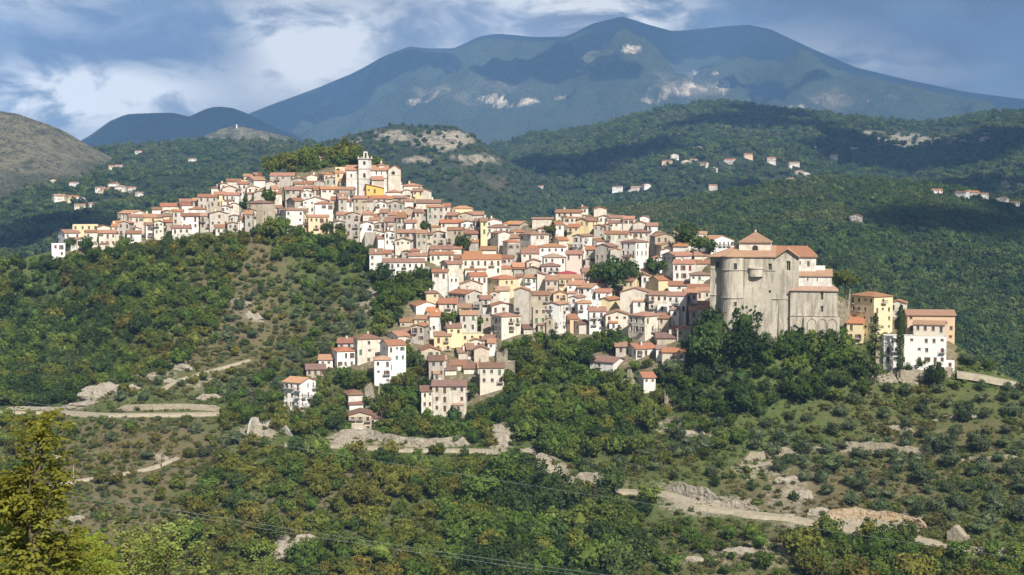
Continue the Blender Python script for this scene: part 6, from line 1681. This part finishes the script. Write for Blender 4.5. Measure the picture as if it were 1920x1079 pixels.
for i, (px, py, wd, ht, lb) in enumerate([(195,748,70,34,'largest pale rock face above the left road'),(238,742,46,22,'tan rock beside the largest pale face'),(285,716,60,24,'stepped pale rock on the left slope'),(330,690,46,18,'small pale rock near the hill path'),(150,764,60,14,'low rock ledge by the left road'),(390,745,40,20,'grey rock right of the left road bend'),
   (530,1042,52,40,'grey rock outcrop at the bottom beside a dark oak'),(566,1026,40,44,'upright grey rock slab at the bottom'),(940,836,34,36,'white rock slide beside the road under mid-town'),(934,806,24,22,'pale rock above the white rock slide'),(1480,905,40,26,'grey crag on the dry slope above the dirt road'),(1510,930,36,34,'lower grey crag on the dry slope'),(1540,968,34,26,'white rock by the dirt road'),
   (1470,975,40,16,'low white rock beside the dirt road'),(1390,1046,60,26,'grey rock below the dirt road'),(1300,1066,44,20,'small grey rock at the bottom right of the oaks'),(470,600,36,26,'grey rock in scrub mid left slope'),(445,572,30,16,'pale rock band mid left slope'),(140,972,44,20,'pale rock on the dry lower left slope'),
   (100,868,34,20,'pale rock near the left edge above the path'),(1085,965,36,26,'rock face below the track bend'),(655,935,24,22,'rock streak on the brown slope, bottom'),(1300,812,46,14,'pale ledge above the dirt road, centre right'),(1340,948,60,16,'white rubble bank on the dirt road bend'),(705,580,26,22,'pale rock wall in the green hollow'),(425,470,30,22,'brown crag below the left arm houses'),(300,862,30,14,'grey stones at the path end')]):
    rock(px, py, wd, ht, lb, 40+i)

# ------------------------------------------------------------------ poles and cables
def cable(name, a, b, sag, label, r_=.016):
    V, Fc = [], []; n = 60; pts = []
    for i in range(n+1): t = i/n; p = a.lerp(b, t); p.z -= sag*4*t*(1-t); pts.append(p)
    tube(V, Fc, pts, [r_]*(n+1), 4); return tag(obj(name, new_mesh(name, V, Fc, [flat_mat('cable_aluminium', (.25, .28, .29), .5)])), label, 'cable', 'overhead power cables')
cable('power_cable', pix(-160, 716, 280), pix(2080, 1070, 230), 1.2, 'single thin overhead cable sloping across the whole lower picture')
cable('power_cable', pix(-120, 878, 190), pix(1500, 1125, 170), .9, 'upper of the paired cables crossing the bottom left')
cable('power_cable', pix(-120, 884, 192), pix(1500, 1131, 172), 1.05, 'lower of the paired cables crossing the bottom left')
def pole(px, py, hpx, label, mat):
    D = float(depth(px, py)[0]); V, Fc = [], []; H = hpx*D/F; tube(V, Fc, [(0,0,-1),(0,0,H*.5),(0,0,H)], [.16,.13,.1], 6); e = obj('utility_pole', None, None, ground(px, py)); obj('post', new_mesh('post', V, Fc, [mat]), e)
    V, Fc, MI = [], [], []; box_vf(-.7, .7, -.06, .06, H-.5, H-.38, V, Fc, MI, 0)
    for x in (-.6, 0, .6): box_vf(x-.05, x+.05, -.05, .05, H-.38, H-.15, V, Fc, MI, 0)
    obj('crossarm', new_mesh('crossarm', V, Fc, [M_WOOD], MI), e); tag(e, label, 'pole')
pole(138, 896, 24, 'thin pole on the dry slope beside the lower path', M_CONC); pole(303, 878, 28, 'pole at the upper end of the lower path', M_WOOD); pole(716, 800, 30, 'weathered pole beside the lowest small houses', M_WOOD)
pole(1360, 668, 52, 'slim pole in front of the blind arches', M_CONC); pole(988, 442, 34, 'thin mast on the skyline of mid-town', M_CONC); pole(737, 928, 14, 'short white post in the bushes at the bottom', WALL['W'])

# ------------------------------------------------------------------ air
hz_ = NB('thin_blue_haze'); hz_.t.links.new(hz_.n('ShaderNodeVolumePrincipled', {'Color': (.27, .53, 1.0, 1), 'Density': 6.2e-5, 'Anisotropy': -0.22}).outputs[0], hz_.o.inputs['Volume'])
V, Fc, MI = [], [], []; box_vf(-9500, 9500, -900, 11600, -460, 1420, V, Fc, MI, 0)
tag(obj('haze', new_mesh('haze', V, Fc, [hz_.m])), 'thin blue haze filling the valley air', kind='stuff')

# unseen clouds added out of frame, set sunward to shade the mountain and hills
b = NB('shade_cloud_surface'); d = b.n('ShaderNodeBsdfDiffuse', {'Color': (.85, .86, .88, 1)}); t = b.n('ShaderNodeBsdfTranslucent', {'Color': (.8, .82, .85, 1)})
b.t.links.new(b.n('ShaderNodeMixShader', {0: .35, 1: d.outputs[0], 2: t.outputs[0]}).outputs[0], b.o.inputs[0])
CV, CF = [], []; rc_ = random.Random(31); ZC = 2700.
def cloud_over(px, py, R, rad):
    p = pix(px, py, R); p = p + sdir*((ZC-p.z)/sdir.z)
    for i in range(9):
        q = p+Vector((rc_.gauss(0, rad*.5), rc_.gauss(0, rad*.5), rc_.uniform(-60, 90))); s = rad*rc_.uniform(.3, .6); k = len(CV)
        for v in IV2*(1+.12*np.random.default_rng(len(CV)).normal(0, 1, (len(IV2), 1))): CV.append((q.x+v[0]*s, q.y+v[1]*s, q.z+max(v[2], -.3)*s*.45))
        CF.extend(tuple(k+j for j in f) for f in IF2)
vv = [tuple(v) for v in IV]; IF2 = []; mid = {}
def mp_(a, c):
    key = (min(a, c), max(a, c))
    if key not in mid: m_ = (np.array(vv[a])+np.array(vv[c]))/2; vv.append(tuple(m_/np.linalg.norm(m_))); mid[key] = len(vv)-1
    return mid[key]
for f in IF:
    x, y, z = mp_(f[0], f[1]), mp_(f[1], f[2]), mp_(f[2], f[0]); IF2 += [(f[0], x, z), (f[1], y, x), (f[2], z, y), (x, y, z)]
IV2 = np.array(vv)
for (px, py, R, rad) in [(250,230,5900,420),(400,215,5900,420),(560,190,8600,520),(680,150,8900,520),(760,110,9100,480),(640,220,7600,420),(900,95,9200,480),(1010,95,9200,480),(1090,70,9200,420),(1010,140,8600,330),(1140,130,8700,420),(1130,175,7800,380),(1230,80,9200,420),(1250,120,8800,380),(1340,75,9200,460),(1400,110,8900,430),(1470,90,9200,480),(1480,150,8600,380),(1560,130,9100,460),(1660,150,9100,520),(1780,180,9000,520),(1680,205,8000,430),(1900,200,9000,560),(1820,225,7800,430),(720,210,7800,360),(980,215,7000,320),(1400,210,7000,300),(1820,320,2000,220),(1890,410,1300,110),(1650,285,2700,260),(1080,300,2500,160),(40,410,1400,120),(1450,230,3000,200)]:
    cloud_over(px, py, R, rad)
tag(obj('shade_cloud_deck', new_mesh('shade_cloud_deck', CV, CF, [b.m], smooth=True)), 'unseen broken cloud deck added to shade the mountain and hills', kind='stuff')
